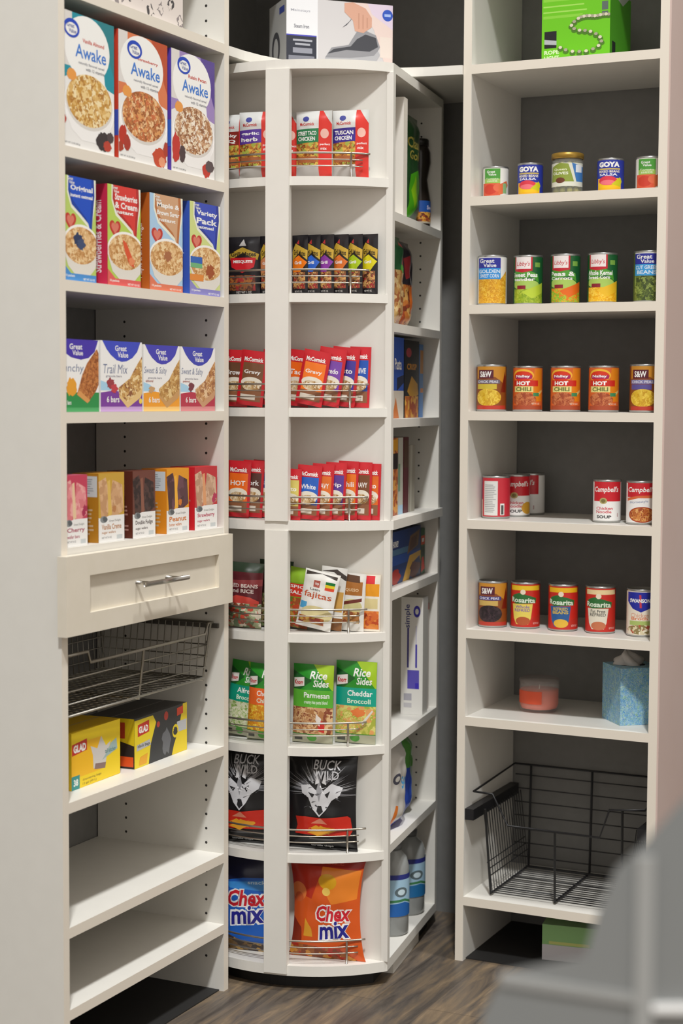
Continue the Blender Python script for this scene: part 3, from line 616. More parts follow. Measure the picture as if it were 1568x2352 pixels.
# rows 3 and 4: red sauce packets
def packet(c, wd, food='F:#d8c4a0,#c8a878,#e9dcc4,#a8804c;200', name='McCormick'):
    return [('r', 0, 0, 100, 100, '#c4202a'), ('r', 12, 8, 90, 78, c), ('t', name, 14, 80, 86, 88, WH, {'b': .04}), ('t', wd, 18, 56, 80, 65, WH, {'b': .02}), ('e', 50, 42, 40, 10, '#e9e2d0'), ('e', 50, 36, 34, 9, food), ('r', 12, 8, 90, 27, '#8a5a3c'), ('r', 14, 11, 70, 20, '#d9cfc0'), ('r', 0, 0, 100, 7, '#c4202a')]
P3, P4 = 'red sauce packets on the third curved shelf', 'red gravy packets on the fourth curved shelf'
def pk(lb, grp, a, z, w, h, c, wd, b, tl, **kw):
    SB('sauce_packet', lb, 'packet', grp, a, z, w, h, .007, '#b81c26', packet(c, wd, **kw), b=b, tilt=tl, waist=0.0, seed=int(a * 999 + z * 10), rough=.32)
for r in (
    ('brown gravy packet leftmost on the third curved shelf', -.118, '#6a4630', 'Brown', .268, R(3), .126),
    ('brown gravy packet leaning against the leftmost one, third curved shelf', -.080, '#7a5236', 'Gravy', .274, R(7), .122),
    ('orange sauce packet just left of the middle post, third curved shelf', -.036, '#f0761c', 'Chili', .262, R(8), .122),
    ('orange sauce packet half hidden right of the middle post, third curved shelf', .022, '#ef6a18', 'Taco', .262, R(7), .124),
    ('orange gravy packet with a pale bowl, leaning right, third curved shelf', .062, '#f27a24', 'Gravy', .288, R(11), .120),
    ('purple banded sauce packet leaning right, third curved shelf', .098, '#7c48a8', 'Alfredo', .278, R(9), .127),
    ('narrow violet packet squeezed behind, third curved shelf', .128, '#4a3a98', 'Pesto', .258, R(6), .130),
    ('blue banded dip packet standing upright at the right end, third curved shelf', .166, '#2456b4', 'CHIVE', .250, R(2), .133)):
    pk(r[0], P3, r[1], 1.294, .062 if r[1] != .166 else .048, r[6], r[2], r[3], r[4], r[5])
for r in (
    ('orange taco packet at the left end, fourth curved shelf', -.108, '#ec6a1c', 'HOT', .276, R(3), .056, .126),
    ('dark brown gravy packet left group, fourth curved shelf', -.078, '#5a342c', 'Pork', .264, R(3), .05, .127),
    ('navy blue gravy packet left group, fourth curved shelf', -.058, '#2a3f8a', 'Turkey', .258, R(4), .05, .127),
    ('near black gravy packet beside the middle post on its left, fourth curved shelf', -.032, '#3a2c30', 'Onion', .252, R(3), .05, .127),
    ('pale yellow pasta sauce packet right of the middle post, fourth curved shelf', .024, '#d9c86a', 'Pesto', .304, R(2), .052, .112),
    ('bright blue sauce packet, fourth curved shelf', .062, '#2a62c0', 'White', .296, R(4), .056, .119),
    ('orange country gravy packet, fourth curved shelf', .092, '#e0702a', 'GRAVY', .287, R(3), .050, .123),
    ('violet sauce packet, fourth curved shelf', .119, '#5c3a90', 'Dip', .279, R(3), .048, .126),
    ('thin orange packet behind the violet one, fourth curved shelf', .143, '#e8761c', 'Chili', .2585, R(2), .046, .129),
    ('brown onion gravy packet near the right end, fourth curved shelf', .172, '#7a4a2c', 'GRAVY', .2515, R(1.5), .048, .127),
    ('orange edged packet at the far right end, fourth curved shelf', .190, '#e06a20', 'Taco', .2435, R(1.5), .048, .124)):
    pk(r[0], P4, r[1], 1.0475, r[6], r[7], r[2], r[3], r[4], r[5])
# row 5
P5 = 'rice and bean bags on the fifth curved shelf'
SB('bean_bag', 'dark red bean mix bag with printed dish, leftmost on the fifth curved shelf', 'bag', P5, -.090, .800, .084, .146, .030, '#5a2026',
   [('r', 0, 0, 100, 100, '#5c2228'), ('r', 0, 86, 100, 100, '#2c3a2a'), ('p', [(0, 60), (100, 66), (100, 76), (0, 72)], '#8a3a3c'), ('t', 'RED BEANS', 10, 62, 90, 68, '#d8c8c0', {'b': .03}), ('t', 'and RICE', 10, 54, 80, 60, '#d8c8c0', {'b': .03}), ('p', [(8, 45), (30, 50), (70, 48), (94, 42), (94, 36), (8, 36)], '#c4443a'), ('r', 0, 0, 100, 38, 'F:#a8b08a,#c44a38,#6a7a5a,#d8cdb8,#8a4a30;110')], b=.282, tilt=R(3), seed=3)
SB('bean_bag', 'dark green topped bean bag half behind the middle post', 'bag', P5, -.030, .800, .080, .150, .018, '#3f3024', [('r', 0, 0, 100, 100, '#4a3428'), ('r', 0, 84, 100, 100, '#263c2a'), ('r', 0, 0, 100, 50, 'F:#7a8a5a,#9a8a5a,#5a4a2a,#b0a070;120')], b=.250, tilt=R(3), seed=4)
SB('taco_pouch', 'green and red topped pouch leaning right beside the middle post', 'pouch', P5, .024, .800, .060, .134, .014, '#8a9a3c', [('r', 0, 0, 100, 100, '#7aa02c'), ('p', [(0, 74), (100, 78), (100, 100), (0, 100)], '#8fb830'), ('p', [(0, 50), (100, 54), (100, 76), (0, 72)], '#d43a2a'), ('t', 'SPICY', 10, 66, 90, 71, WH), ('t', 'SALSA', 10, 56, 90, 62, WH), ('r', 0, 0, 100, 50, 'F:#a0522c,#b98a3c,#6a7a2a,#c04a2a;130')], b=.262, tilt=R(9), seed=5)
SB('taco_pouch', 'white pouch with small flag and red lettering leaning right', 'pouch', P5, .074, .800, .082, .128, .018, '#e2e0da',
   [('r', 0, 0, 100, 100, '#e6e4de'), ('p', [(4, 90), (50, 96), (94, 90), (94, 96), (4, 97)], '#3a322c'), ('r', 66, 80, 92, 85, '#1f7a3a'), ('r', 66, 75, 92, 80, '#e8cf2c'), ('r', 66, 70, 92, 75, '#d8482a'), ('r', 32, 72, 50, 84, '#b0584a'), ('t', 'Goya', 36, 75, 47, 81, WH), ('t', 'Latin', 24, 66, 54, 70, '#5a5a58'),
    ('t', 'fajitas', 8, 50, 90, 64, '#c0522c', {'b': .01}), ('r', 2, 32, 22, 44, '#4fa0d0'), ('e', 54, 26, 46, 14, '#d9cc98'), ('r', 6, 8, 80, 20, 'F:#8a3a2c,#a8622c,#c49a4c;130')], b=.286, tilt=R(11), seed=6)
SB('taco_pouch', 'white pouch with dark edge peeking out behind the red lettered one', 'pouch', P5, .104, .800, .060, .140, .010, '#cfcdc8', [('r', 0, 0, 100, 100, '#dad8d2'), ('p', [(0, 92), (60, 97), (100, 88), (100, 80), (50, 92)], '#3c3430'), ('r', 50, 30, 96, 62, '#c89a4c'), ('r', 0, 0, 100, 20, '#8a5a30')], b=.264, tilt=R(6), seed=7)
SB('taco_pouch', 'white pouch with brown panel and dish picture, right half of fifth curved shelf', 'pouch', P5, .152, .800, .060, .128, .012, '#d9d6cf', [('r', 0, 0, 100, 100, '#dedbd4'), ('r', 14, 62, 90, 86, '#a86a2c'), ('p', [(20, 86), (80, 84), (76, 96), (24, 98)], '#5a3a24'), ('t', 'QUESO', 24, 68, 76, 74, '#e8c9a0'), ('e', 52, 42, 40, 14, '#c8c088'), ('p', [(14, 50), (90, 58), (90, 52), (14, 44)], '#6a2c22'), ('r', 10, 14, 84, 34, 'F:#a8703c,#c8a05c,#8a4a2c;140')], b=.255, tilt=R(3), seed=8)
SB('taco_pouch', 'orange and yellow pouch at the right end of fifth curved shelf', 'pouch', P5, .192, .800, .048, .126, .008, '#e2b24a', [('r', 0, 0, 100, 100, '#e9e2d2'), ('r', 30, 84, 74, 98, '#d8323a'), ('r', 30, 62, 96, 84, '#e89a1c'), ('r', 26, 40, 90, 58, '#d8c890'), ('r', 10, 4, 96, 36, 'F:#d0682c,#b94a24,#e0883c;120')], b=.2435, tilt=R(1), seed=9)
# row 6
P6 = 'green rice side dish pouches'
def rice(sub1, sub2, band, food):
    return [('r', 0, 0, 100, 100, '#2c8f2c'), ('p', [(0, 92), (50, 80), (0, 60)], '#1f5c2a'), ('p', [(50, 100), (100, 100), (100, 66), (80, 80)], '#a0c428'), ('t', 'Rice', 44, 82, 86, 92, WH, {'s': .2}), ('t', 'Sides', 52, 72, 90, 81, WH, {'s': .2}), ('p', [(2, 70), (30, 73), (30, 84), (2, 82)], '#e8e0da'), ('t', 'Knorr', 4, 74, 27, 80, '#c4303a', {'b': .04}),
            ('r', 0, 46, 100, 68, band), ('t', sub1, 30, 58, 92, 65, WH), ('t', sub2, 30, 49, 88, 55, '#dff0d8'), ('r', 0, 12, 100, 46, food), ('e', 40, 26, 36, 13, food.replace('120', '230')), ('r', 0, 0, 100, 11, '#a9a890'), ('e', 50, 7, 12, 5, '#4f9a3a'), ('r', 6, 3, 26, 8, '#4a4a44')]
for lb, a, b, s1, s2, band, food, tl, hh in (
    ('green rice pouch with teal band, leftmost of the row', -.108, .256, 'Alfredo', 'Broccoli', '#12997c', 'F:#c4cc9a,#d8d8b8,#8aa858,#e4e0c8;120', R(7), .170),
    ('green rice pouch with orange band, just left of the middle post', -.046, .279, 'Cheddar', 'Chicken', '#ee6a2c', 'F:#e0a428,#d88a20,#e8c84a,#c87a20;120', R(3), .172),
    ('green rice pouch with leaf green band and red pepper, right of the middle post', .070, .272, 'Parmesan', 'creamy rice pasta blend', '#5aae34', 'F:#c99a6c,#b07a4c,#dcb888,#8a4a34;120', R(1), .176),
    ('green rice pouch with teal band and broccoli dish, right end of its row', .162, .2478, 'Cheddar', 'Broccoli', '#14a088', 'F:#c4c05a,#d8d078,#a8b044,#e0a060;120', R(1), .184)):
    it = rice(s1, s2, band, food)
    if a == .070: it += [('p', [(64, 34), (82, 26), (82, 14), (68, 16)], '#c8302c'), ('p', [(62, 38), (74, 32), (70, 22), (60, 30)], '#e6ddd4')]
    if a == .162: it += [blob(60, 38, 18, 5, '#e07a3c', 4, .3), ('p', [(66, 26), (92, 42), (94, 40), (70, 23)], '#dcd8cc')]
    SB('rice_pouch', lb, 'pouch', P6, a, .548, .094 if a > 0 else .074, hh, .022 if a < .1 else .013, '#2f7f34', it, b=b, tilt=tl, seed=int(a * 777), waist=.02)
# row 7: black chip bags with a white sketched animal head
P7 = 'black chip bags with a sketched animal head'
def wild(face, seed):
    q = random.Random(seed); it = [('r', 0, 0, 100, 100, '#1a1a1c')]
    for i in range(90):
        a = q.uniform(-.2, PI + .2); r0 = q.uniform(16, 26); r1 = r0 + q.uniform(8, 30); cx, cy = 50, 62; wdt = q.uniform(.015, .045)
        it.append(('p', [(cx + r0 * 1.1 * math.cos(a - wdt), cy + r0 * .62 * math.sin(a - wdt)), (cx + r1 * 1.2 * math.cos(a), cy + r1 * .72 * math.sin(a)), (cx + r0 * 1.1 * math.cos(a + wdt), cy + r0 * .62 * math.sin(a + wdt))], q.choice(['#8f8f92', '#6a6a6e', '#b5b5b8'])))
    it += [('p', [(50, 36), (40, 44), (34, 56), (24, 60), (22, 68), (36, 70), (46, 64), (50, 66), (56, 64), (68, 72), (84, 68), (80, 60), (68, 54), (60, 44)], '#d5d5d8'), ('p', [(50, 38), (46, 42), (48, 48), (53, 48), (56, 42)], '#2a2a2c'), ('p', [(34, 62), (44, 60), (40, 56)], '#2a2a2c'), ('p', [(66, 64), (58, 60), (62, 56)], '#2a2a2c'), ('p', [(46, 64), (50, 52), (54, 64), (50, 78)], '#9a9a9e'),
           ('p', [(44, 70), (47, 88), (50, 72)], '#e4e4e6'), ('p', [(54, 72), (60, 86), (60, 70)], '#e4e4e6')]
    for i in range(26):
        x, y = q.uniform(26, 78), q.uniform(44, 74); it.append(('p', [(x, y), (x + q.uniform(3, 9), y + q.uniform(-4, 6)), (x + 1.5, y + 1.4)], q.choice(['#1a1a1c', '#55555a', '#f0f0f2'])))
    it += [('t', 'BUCK', 42, 86, 80, 95, '#d0d0d4', {'b': .01}), ('t', 'WILD', 42, 76, 78, 85, '#d0d0d4', {'b': .01})]
    it += [('p', [(14, 35), (30, 36), (52, 35), (90, 38), (94, 36), (96, 22), (92, 17), (14, 17), (17, 26)], '#c42a1c'), blob(54, 22, 18, 5, '#d8982c', 5, .35), ('p', [(38, 29), (52, 35), (62, 29)], '#d8856a'), ('t', 'tortilla chips', 36, 3, 68, 6, '#b8b8b8'), ('r', 36, 12, 70, 14, '#5a5a5c')]
    return it
SB('chip_bag', 'black chip bag with white animal sketch, left of the middle post', 'chip bag', P7, -.098, .309, .158, .214, .040, '#19191b', wild(0, 3), b=.264, waist=.06, crimp='#202022', seed=12)
SB('chip_bag', 'black chip bag with white animal sketch and orange chips, right of the middle post', 'chip bag', P7, .092, .309, .166, .214, .046, '#19191b', wild(0, 8), b=.2665, waist=.06, crimp='#202022', seed=13)
# row 8
P8 = 'snack mix bags on the lowest curved shelf'
def mix(base, x, y, s, extra):
    it = list(extra)
    it += [('t', 'Chex', x - 2, y + 1, x + 48 * s, y + 17 * s, WH, {'b': .10, 'sl': 2, 's': .18}), ('t', 'mix', x + 4, y - 15 * s, x + 45 * s, y + 3 * s, WH, {'b': .10, 'sl': 4}),
           ('t', 'Chex', x, y + 2.2, x + 46 * s, y + 16 * s, '#cc2130', {'b': .03, 'sl': 2, 's': .18}), ('t', 'mix', x + 6, y - 14 * s, x + 43 * s, y + 1.5 * s, '#26268a', {'b': .03, 'sl': 4})]
    return it
SB('snack_mix_bag', 'blue snack mix bag with red and navy lettering, left of the middle post', 'snack bag', P8, -.106, .058, .165, .216, .036, '#1f58b0',
   mix('#1f58b0', 36, 46, 1.25, [('r', 0, 0, 100, 100, '#2160bc'), ('p', [(0, 82), (34, 76), (60, 80), (100, 80), (100, 100), (0, 100)], '#1c1f3c'), ('p', [(30, 74), (100, 78), (100, 66), (40, 68)], '#3f8fd8'), ('t', 'snack', 66, 73, 92, 77, '#bcd8ee'), ('p', [(0, 0), (100, 0), (100, 6), (60, 12), (30, 20), (0, 22)], 'F:#3a2c28,#8a6a3c,#c49a4c,#4a3a30;90')]), b=.261, waist=.05, seed=14)
SB('snack_mix_bag', 'orange snack mix bag with red and navy lettering, right of the middle post', 'snack bag', P8, .102, .058, .182, .230, .038, '#c8481c',
   mix('#c8481c', 37, 36, 1.12, [('r', 0, 0, 100, 100, '#d4581e'), ('r', 0, 92, 100, 100, '#9a2016'), ('p', [(0, 92), (100, 92), (40, 78), (30, 60), (0, 66)], '#b8301c'), ('p', [(46, 92), (98, 90), (96, 62), (60, 56), (44, 74)], '#e8842a'), ('e', 54, 78, 13, 8, '#dca41e'), ('e', 52, 68, 6, 4, '#ecc860'), ('e', 10, 66, 12, 9, '#e07a3c'), ('e', 10, 60, 7, 5, '#c85a2a'), ('p', [(20, 40), (30, 30), (32, 22), (18, 22)], '#e0a030'), ('p', [(0, 40), (14, 30), (16, 16), (0, 12)], '#8a2c14'), ('t', 'FAMILY SIZE', 10, 94, 74, 97.5, '#c04a3a', {'b': .03}), ('p', [(0, 0), (90, 0), (70, 12), (0, 14)], 'F:#a8622c,#8a4420,#d8943c,#b8301c;80')]), b=.2595, waist=.16, seed=15)

# ================================================================== GOODS ON THE ROTATING UNIT, STRAIGHT SIDE
def SD(name, label, cat, group, t0, t1, z, h, d, base, front, a=.205, **kw):
    return carton(name, label, cat, group, SP(a, -(t0 + t1) / 2, z + .0003), ROT + PI / 2, t1 - t0, h, d, base, front, **kw)
SG = 'packages on the straight side of the rotating unit'
SD('flat_carton', 'plain off white tall carton at the front of the top side compartment', 'box', SG, -.112, -.080, 1.7235, .266, .10, '#e6e0d6', [('r', 0, 0, 100, 100, '#e6e0d6'), ('r', 8, 6, 92, 94, '#e2dcd0')], a=.228, top='#e0d8cc')
def SBG(name, label, cat, t0, t1, z, h, th, base, items, a=.19, **kw):
    return bag(name, label, cat, SG, SP(a, -(t0 + t1) / 2, z + .001), ROT + PI / 2, t1 - t0, h, th, base, items, **kw)
SBG('coffee_bag', 'dark brown coffee bag with gold letters in the top side compartment', 'bag', -.076, -.020, 1.7235, .262, .03, '#2a1c1c', [('r', 0, 0, 100, 100, '#2c1e20'), ('r', 0, 0, 100, 34, '#7a2c1a'), ('t', 'Roast', 15, 56, 85, 64, '#c4a468'), ('t', 'Dark', 20, 70, 80, 78, '#a88a50'), ('p', [(0, 36), (100, 34), (100, 44), (0, 48)], '#8f96a8'), ('t', 'bold', 20, 18, 80, 27, '#d8b478')], a=.196, waist=.03)
SBG('coffee_bag', 'dark green coffee bag with bright green flash in the top side compartment', 'bag', -.014, .150, 1.7235, .255, .04, '#1f4a24', [('r', 0, 0, 100, 100, '#234a26'), ('p', [(60, 50), (80, 34), (60, 20), (30, 0), (10, 0), (20, 20), (24, 44)], '#4fae1c'), ('p', [(44, 44), (60, 30), (40, 14), (30, 30)], '#8fc81c'), ('t', 'Classic', 15, 68, 85, 78, '#b0a24a'), ('t', 'Gold', 20, 58, 70, 66, '#b0a24a')], a=.192, waist=.05)
def jar_dark():
    g = empty('coffee_jar', SP(.190, -.190, 1.7238), ROT + PI / 2, 'dark brown waisted jar with a blue label, rear of the top side compartment', 'jar', SG)
    m = MB(); m.lathe([(.0005, 0), (.024, 0), (.027, .006), (.027, .07), (.022, .10), (.019, .12), (.023, .14), (.027, .16), (.026, .185), (.02, .2)], M('#241c18', .2), 32); m.build('jar_body', g)
    m = MB(); mp = lambda u, v, q: ((.0273 + q) * math.cos((u - 50) / 50 * 1.5 - PI / 2), (.0273 + q) * math.sin((u - 50) / 50 * 1.5 - PI / 2), .014 + v * .00054)
    art(m, [('r', 0, 0, 100, 100, '#1f4f9c'), ('r', 0, 0, 100, 50, 'F:#a0482a,#c8862c,#6a2c22,#d8a040;160'), ('t', 'Sweet', 30, 62, 70, 80, '#d8d0e0'), ('r', 0, 0, 100, 8, '#b0a490')], mp, cu=[5 * i for i in range(1, 20)]); m.build('label', g)
    m = MB(); m.lathe([(.02, .2), (.022, .2), (.022, .214), (.02, .217), (.0005, .217)], M('#1a1512', .4), 32); m.build('lid', g)
jar_dark()
SBG('pasta_bag', 'clear pasta bag with red and green printed top, second side compartment', 'bag', -.100, .004, 1.481, .205, .04, '#b08a50', [('r', 0, 0, 100, 100, 'F:#c8a468,#b0824a,#d8bc88,#9a5a34;90'), ('r', 0, 62, 100, 100, '#1f5a34'), ('e', 60, 64, 22, 5, '#4fae2c'), ('p', [(40, 90), (70, 84), (60, 70), (84, 66), (60, 96)], '#b8303a')], a=.188, seed=21)
SBG('pasta_bag', 'red brown snack bag with dark top behind the pasta bag', 'bag', .010, .100, 1.481, .200, .04, '#7a3a26', [('r', 0, 0, 100, 100, 'F:#a0482a,#c87a3a,#7a3a26,#d8a860;80'), ('r', 0, 50, 100, 100, '#26222c'), ('p', [(40, 48), (56, 48), (66, 10), (50, 8)], '#e0722a'), ('p', [(10, 80), (40, 84), (46, 60), (20, 56)], '#9a2c34')], a=.184, seed=22)
# boxes on the third side shelf
SD('pasta_box', 'blue pasta box with white lettering at the front of the third side shelf', 'box', SG, -.110, -.008, 1.2705, .185, .05, '#2a4fa8', [('r', 0, 0, 100, 100, '#2b52ac'), ('r', 0, 0, 100, 34, '#cfc6b8'), ('p', [(0, 0), (60, 0), (30, 26)], '#c8743a'), ('p', [(40, 34), (100, 44), (100, 54), (40, 50)], '#1c2440'), ('t', 'Pasta', 20, 60, 80, 74, WH, {'b': .02})], top='#1c2a50')
SD('chip_box', 'black box with golden chips and red emblem on the third side shelf', 'box', SG, -.002, .138, 1.2705, .182, .05, '#17171a', [('r', 0, 0, 100, 100, '#19191c'), ('e', 30, 84, 18, 6, '#a83a44'), ('t', 'CRISP', 18, 62, 84, 70, '#d8921c', {'b': .03}), ('p', [(20, 34), (50, 54), (90, 44), (96, 30), (50, 24)], '#d8a02c'), ('r', 4, 0, 96, 28, 'F:#d88a2a,#c06a1e,#e8b04a,#a8461e;70')], top='#1a1a1c')
SD('pasta_box', 'light blue narrow box with an orange corner, rear of the third side shelf', 'box', SG, .142, .180, 1.2705, .176, .05, '#3f78c0', [('r', 0, 0, 100, 100, '#4a86cc'), ('r', 20, 60, 100, 92, '#c8882c'), ('r', 30, 34, 100, 40, '#e0861c')], top='#2c4f88')
# fourth side shelf (on the middle plate)
for lb, t0, t1, c, it in (('orange and brown mix packet standing edge on, front of fourth side shelf', -.104, -.056, '#b86a34', [('r', 0, 0, 100, 100, 'F:#c8743a,#9a4a24,#d89a4c;90'), ('r', 0, 84, 100, 98, '#d89a1c'), ('r', 0, 60, 100, 80, '#2a2024')]),
                          ('pale grey mix packet with green print, fourth side shelf', -.050, -.008, '#b9b9ae', [('r', 0, 0, 100, 100, '#c0c0b4'), ('r', 0, 30, 40, 66, '#7a9a7c'), ('r', 0, 0, 100, 12, '#a8c8e0')]),
                          ('maroon mix packet, fourth side shelf', .000, .044, '#5a1f26', [('r', 0, 0, 100, 100, '#5c2028'), ('r', 0, 60, 100, 96, '#5a3a28')]),
                          ('whitish grey mix packet at the rear of the fourth side shelf', .052, .104, '#a8a294', [('r', 0, 0, 100, 100, '#aea898'), ('p', [(20, 100), (60, 100), (40, 0), (10, 0)], '#c8c4b6')])):
    SD('mix_packet', lb, 'packet', SG, t0, t1, 1.0475, .178 - .02 * (t0 > 0), .06, c, it)
SD('cookie_box', 'navy blue graham cracker box lying across the fifth side shelf', 'box', SG, -.104, .170, .887, .122, .07, '#1f3468', [('r', 0, 0, 100, 100, '#20396f'), ('r', 0, 55, 60, 66, '#4a7090'), ('r', 0, 36, 100, 54, '#244c98'), ('p', [(52, 50), (62, 84), (96, 92), (90, 62)], '#7a5a3c'), ('p', [(58, 54), (66, 80), (88, 84), (84, 62)], '#5c3c30'), ('p', [(36, 0), (58, 0), (70, 30), (96, 40), (100, 26), (100, 50), (60, 46)], '#d8a83c'), blob(80, 16, 18, 16, '#6a3a34', 5, .3), blob(12, 14, 16, 14, '#a82c22', 6, .25), ('t', 'HONEY', 4, 70, 22, 82, WH, {'b': .03})], top='#2a3a5c')
SD('cookie_box', 'small red and green box at the rear end of the fifth side shelf', 'box', SG, .174, .212, .887, .112, .06, '#1f5a34', [('r', 0, 0, 100, 100, '#23603a'), ('r', 0, 64, 100, 84, '#d84a1c'), ('r', 20, 70, 80, 78, WH), ('r', 0, 40, 100, 60, '#1a3a2a'), ('p', [(0, 4), (100, 10), (70, 38), (20, 36)], '#d83a2a')], top='#2a2a24')
# sixth side shelf
carton('tall_box', 'tall white box with blue printing standing in the sixth side compartment', 'box', SG, SP(.203, -.100, .5538), ROT, .054, .285, .05, '#dedcd6',
       [('r', 0, 0, 100, 100, '#e0ded8'), ('t', 'simple', 16, 74, 46, 94, '#3a3a78', {'v': 1, 'b': .02}), ('e', 72, 88, 16, 5, '#3a34a8'), ('e', 72, 88, 8, 2.5, '#e0ded8'), ('r', 28, 40, 36, 74, '#37307c'), ('r', 66, 40, 74, 60, '#3a30a0'), ('r', 68, 60, 71, 76, '#a8a4c8'), ('r', 30, 22, 84, 38, '#5a50b0'), ('r', 66, 22, 84, 27, '#3a2cb0'), ('r', 14, 12, 50, 18, '#a9a7b0'), ('r', 14, 6, 50, 10, '#bfbdc0')], top='#cfcdc6')
SD('flat_carton', 'pale box with red top edge behind the tall white box', 'box', SG, .160, .195, .5535, .262, .05, '#d8cfc6', [('r', 0, 0, 100, 100, '#d8cfc6'), ('r', 0, 94, 100, 100, '#c8553c')], a=.222, top='#c04a34')
# seventh side shelf
SBG('wipes_bag', 'white and blue cleaning wipes pouch in the seventh side compartment', 'bag', -.130, .030, .318, .190, .05, '#c9c4bd', [('r', 0, 0, 100, 100, '#cbc7c0'), ('e', 26, 62, 11, 7, '#4a4a58'), ('e', 26, 62, 6, 3.5, '#cbc7c0'), ('t', 'Soft', 44, 46, 84, 60, '#3aa0d8', {'sl': 8, 'b': .03}), ('p', [(10, 0), (96, 0), (96, 28), (60, 20), (30, 8)], '#2c2ca8'), ('p', [(8, 8), (22, 30), (30, 28), (18, 4)], '#d8762a'), ('p', [(84, 90), (100, 100), (100, 20), (88, 20)], '#2a52b0')], a=.196, seed=31)
SBG('wipes_bag', 'green and blue pouch behind the white wipes pouch', 'bag', .036, .110, .318, .190, .04, '#5f8a54', [('r', 0, 0, 100, 100, '#9aa89a'), ('r', 0, 60, 100, 100, '#4f8a3c'), ('r', 0, 0, 50, 60, '#2c4aa8')], a=.19, seed=32)
# bottles on the base plate
def bottle(label, t, a, r, h, body, cap, blue, seed):
    g = empty('cleaning_bottle', SP(a, -t, .0583), ROT + R(45), label, 'bottle', SG)
    k = h / .2
    m = MB(); m.lathe([(.0005, 0), (r * .9, 0), (r, .006), (r, .06 * k), (r * .93, .10 * k), (r, .125 * k), (r, .150 * k), (r * .85, .170 * k), (r * .55, .182 * k), (r * .5, .186 * k)], body, 36); m.build('bottle_body', g)
    m = MB(); m.lathe([(r * .5, .186 * k), (r * .56, .186 * k), (r * .56, .199 * k), (.0005, .2 * k)], cap, 32); m.build('cap', g)
    m = MB(); mp = lambda u, v, q: ((r + .0012 + q) * math.cos((u - 50) / 50 * 1.5 - PI / 2), (r + .0012 + q) * math.sin((u - 50) / 50 * 1.5 - PI / 2), (.045 + v * .00092) * k)
    art(m, [('r', 0, 0, 100, 100, '#9fc2d8'), ('r', 0, 88, 100, 100, '#28307c'), ('p', [(0, 0), (100, 0), (100, 14), (60, 34), (0, 26)], blue), ('e', 52, 58, 14, 12, '#5a6a70'), ('e', 52, 58, 8, 7, '#c8dce4'), ('p', [(0, 30), (60, 36), (100, 18), (100, 24), (60, 42), (0, 36)], '#3a7a4c')], mp, cu=[5 * i for i in range(1, 20)]); m.build('label', g)
GB = M('#b0b3b1', .2, 0, **{'Transmission Weight': .35, 'Alpha': 1.0})
bottle('grey translucent bottle with a pale blue label, front of the lowest side shelf', -.035, .193, .040, .215, GB, M('#6a6c6c', .3), '#1f5fa8', 1)
bottle('grey translucent bottle with blue label standing behind, lowest side shelf', .135, .186, .044, .205, GB, M('#6a6c6c', .3), '#1f6aa0', 2)

# ================================================================== BOX ON THE CORNER SHELF
carton('steam_iron_box', 'white box printed with a steam iron and a hand on the curved corner shelf', 'box', None, (-1.701, 3.519, 2.0708), R(45), .256, .146, .13, '#c9c6c6',
       [('r', 0, 0, 100, 100, '#c4c1c1'), ('r', 0, 0, 29, 100, '#dcdcde'), ('r', 0, 0, 28, 42, '#2c2f3a'), ('r', 0, 42, 28, 44, '#4a4ab0'), ('t', 'Mainstays', 4, 78, 22, 83, '#a8a8b0'), ('t', 'Steam Iron', 7, 54, 21, 60, '#6a6a72', {'b': .02}),
        ('r', 6, 34, 24, 37, '#a0a2aa'), ('r', 8, 28, 22, 31, '#a0a2aa'), ('r', 6, 16, 24, 24, '#8a8c96'), ('r', 2, 5, 26, 12, '#7a7c86'), ('p', [(60, 100), (100, 100), (100, 0), (94, 0), (82, 60), (70, 90)], '#d8c4bc'), ('p', [(76, 100), (100, 100), (100, 62), (80, 84)], '#cfc0d0'), ('r', 88, 18, 99, 50, '#d9ccc2'),
        ('e', 95, 84, 5, 9, '#2a4fb0'), ('r', 92, 82, 98, 86, '#9ab0e0'),
        ('p', [(36, 12), (42, 28), (58, 34), (66, 56), (74, 58), (84, 52), (88, 34), (80, 12), (60, 8), (38, 8)], '#8a8a8e'), ('p', [(38, 18), (56, 26), (78, 26), (86, 34), (84, 48), (74, 52), (66, 44), (60, 32), (44, 26)], '#3f4046'), ('p', [(36, 12), (60, 14), (82, 20), (86, 28), (88, 22), (84, 10), (60, 5), (36, 7)], '#a9a9ac'),
        ('p', [(52, 60), (60, 72), (62, 78), (56, 64)], '#4a4a50'), ('p', [(54, 98), (62, 100), (74, 92), (80, 78), (80, 64), (72, 54), (64, 56), (62, 72), (54, 84)], '#c99a84'), ('r', 67, 60, 68.2, 84, '#b98a74'), ('r', 71, 60, 72.2, 82, '#b98a74'), ('r', 75, 62, 76.2, 78, '#b98a74')],
       leftc='#b4b4b2', left=[('e', 40, 30, 24, 26, '#4a4a4e'), ('e', 40, 28, 14, 18, '#b4b4b2'), ('r', 60, 80, 90, 90, '#3a4a9a')], top='#c0bebe')

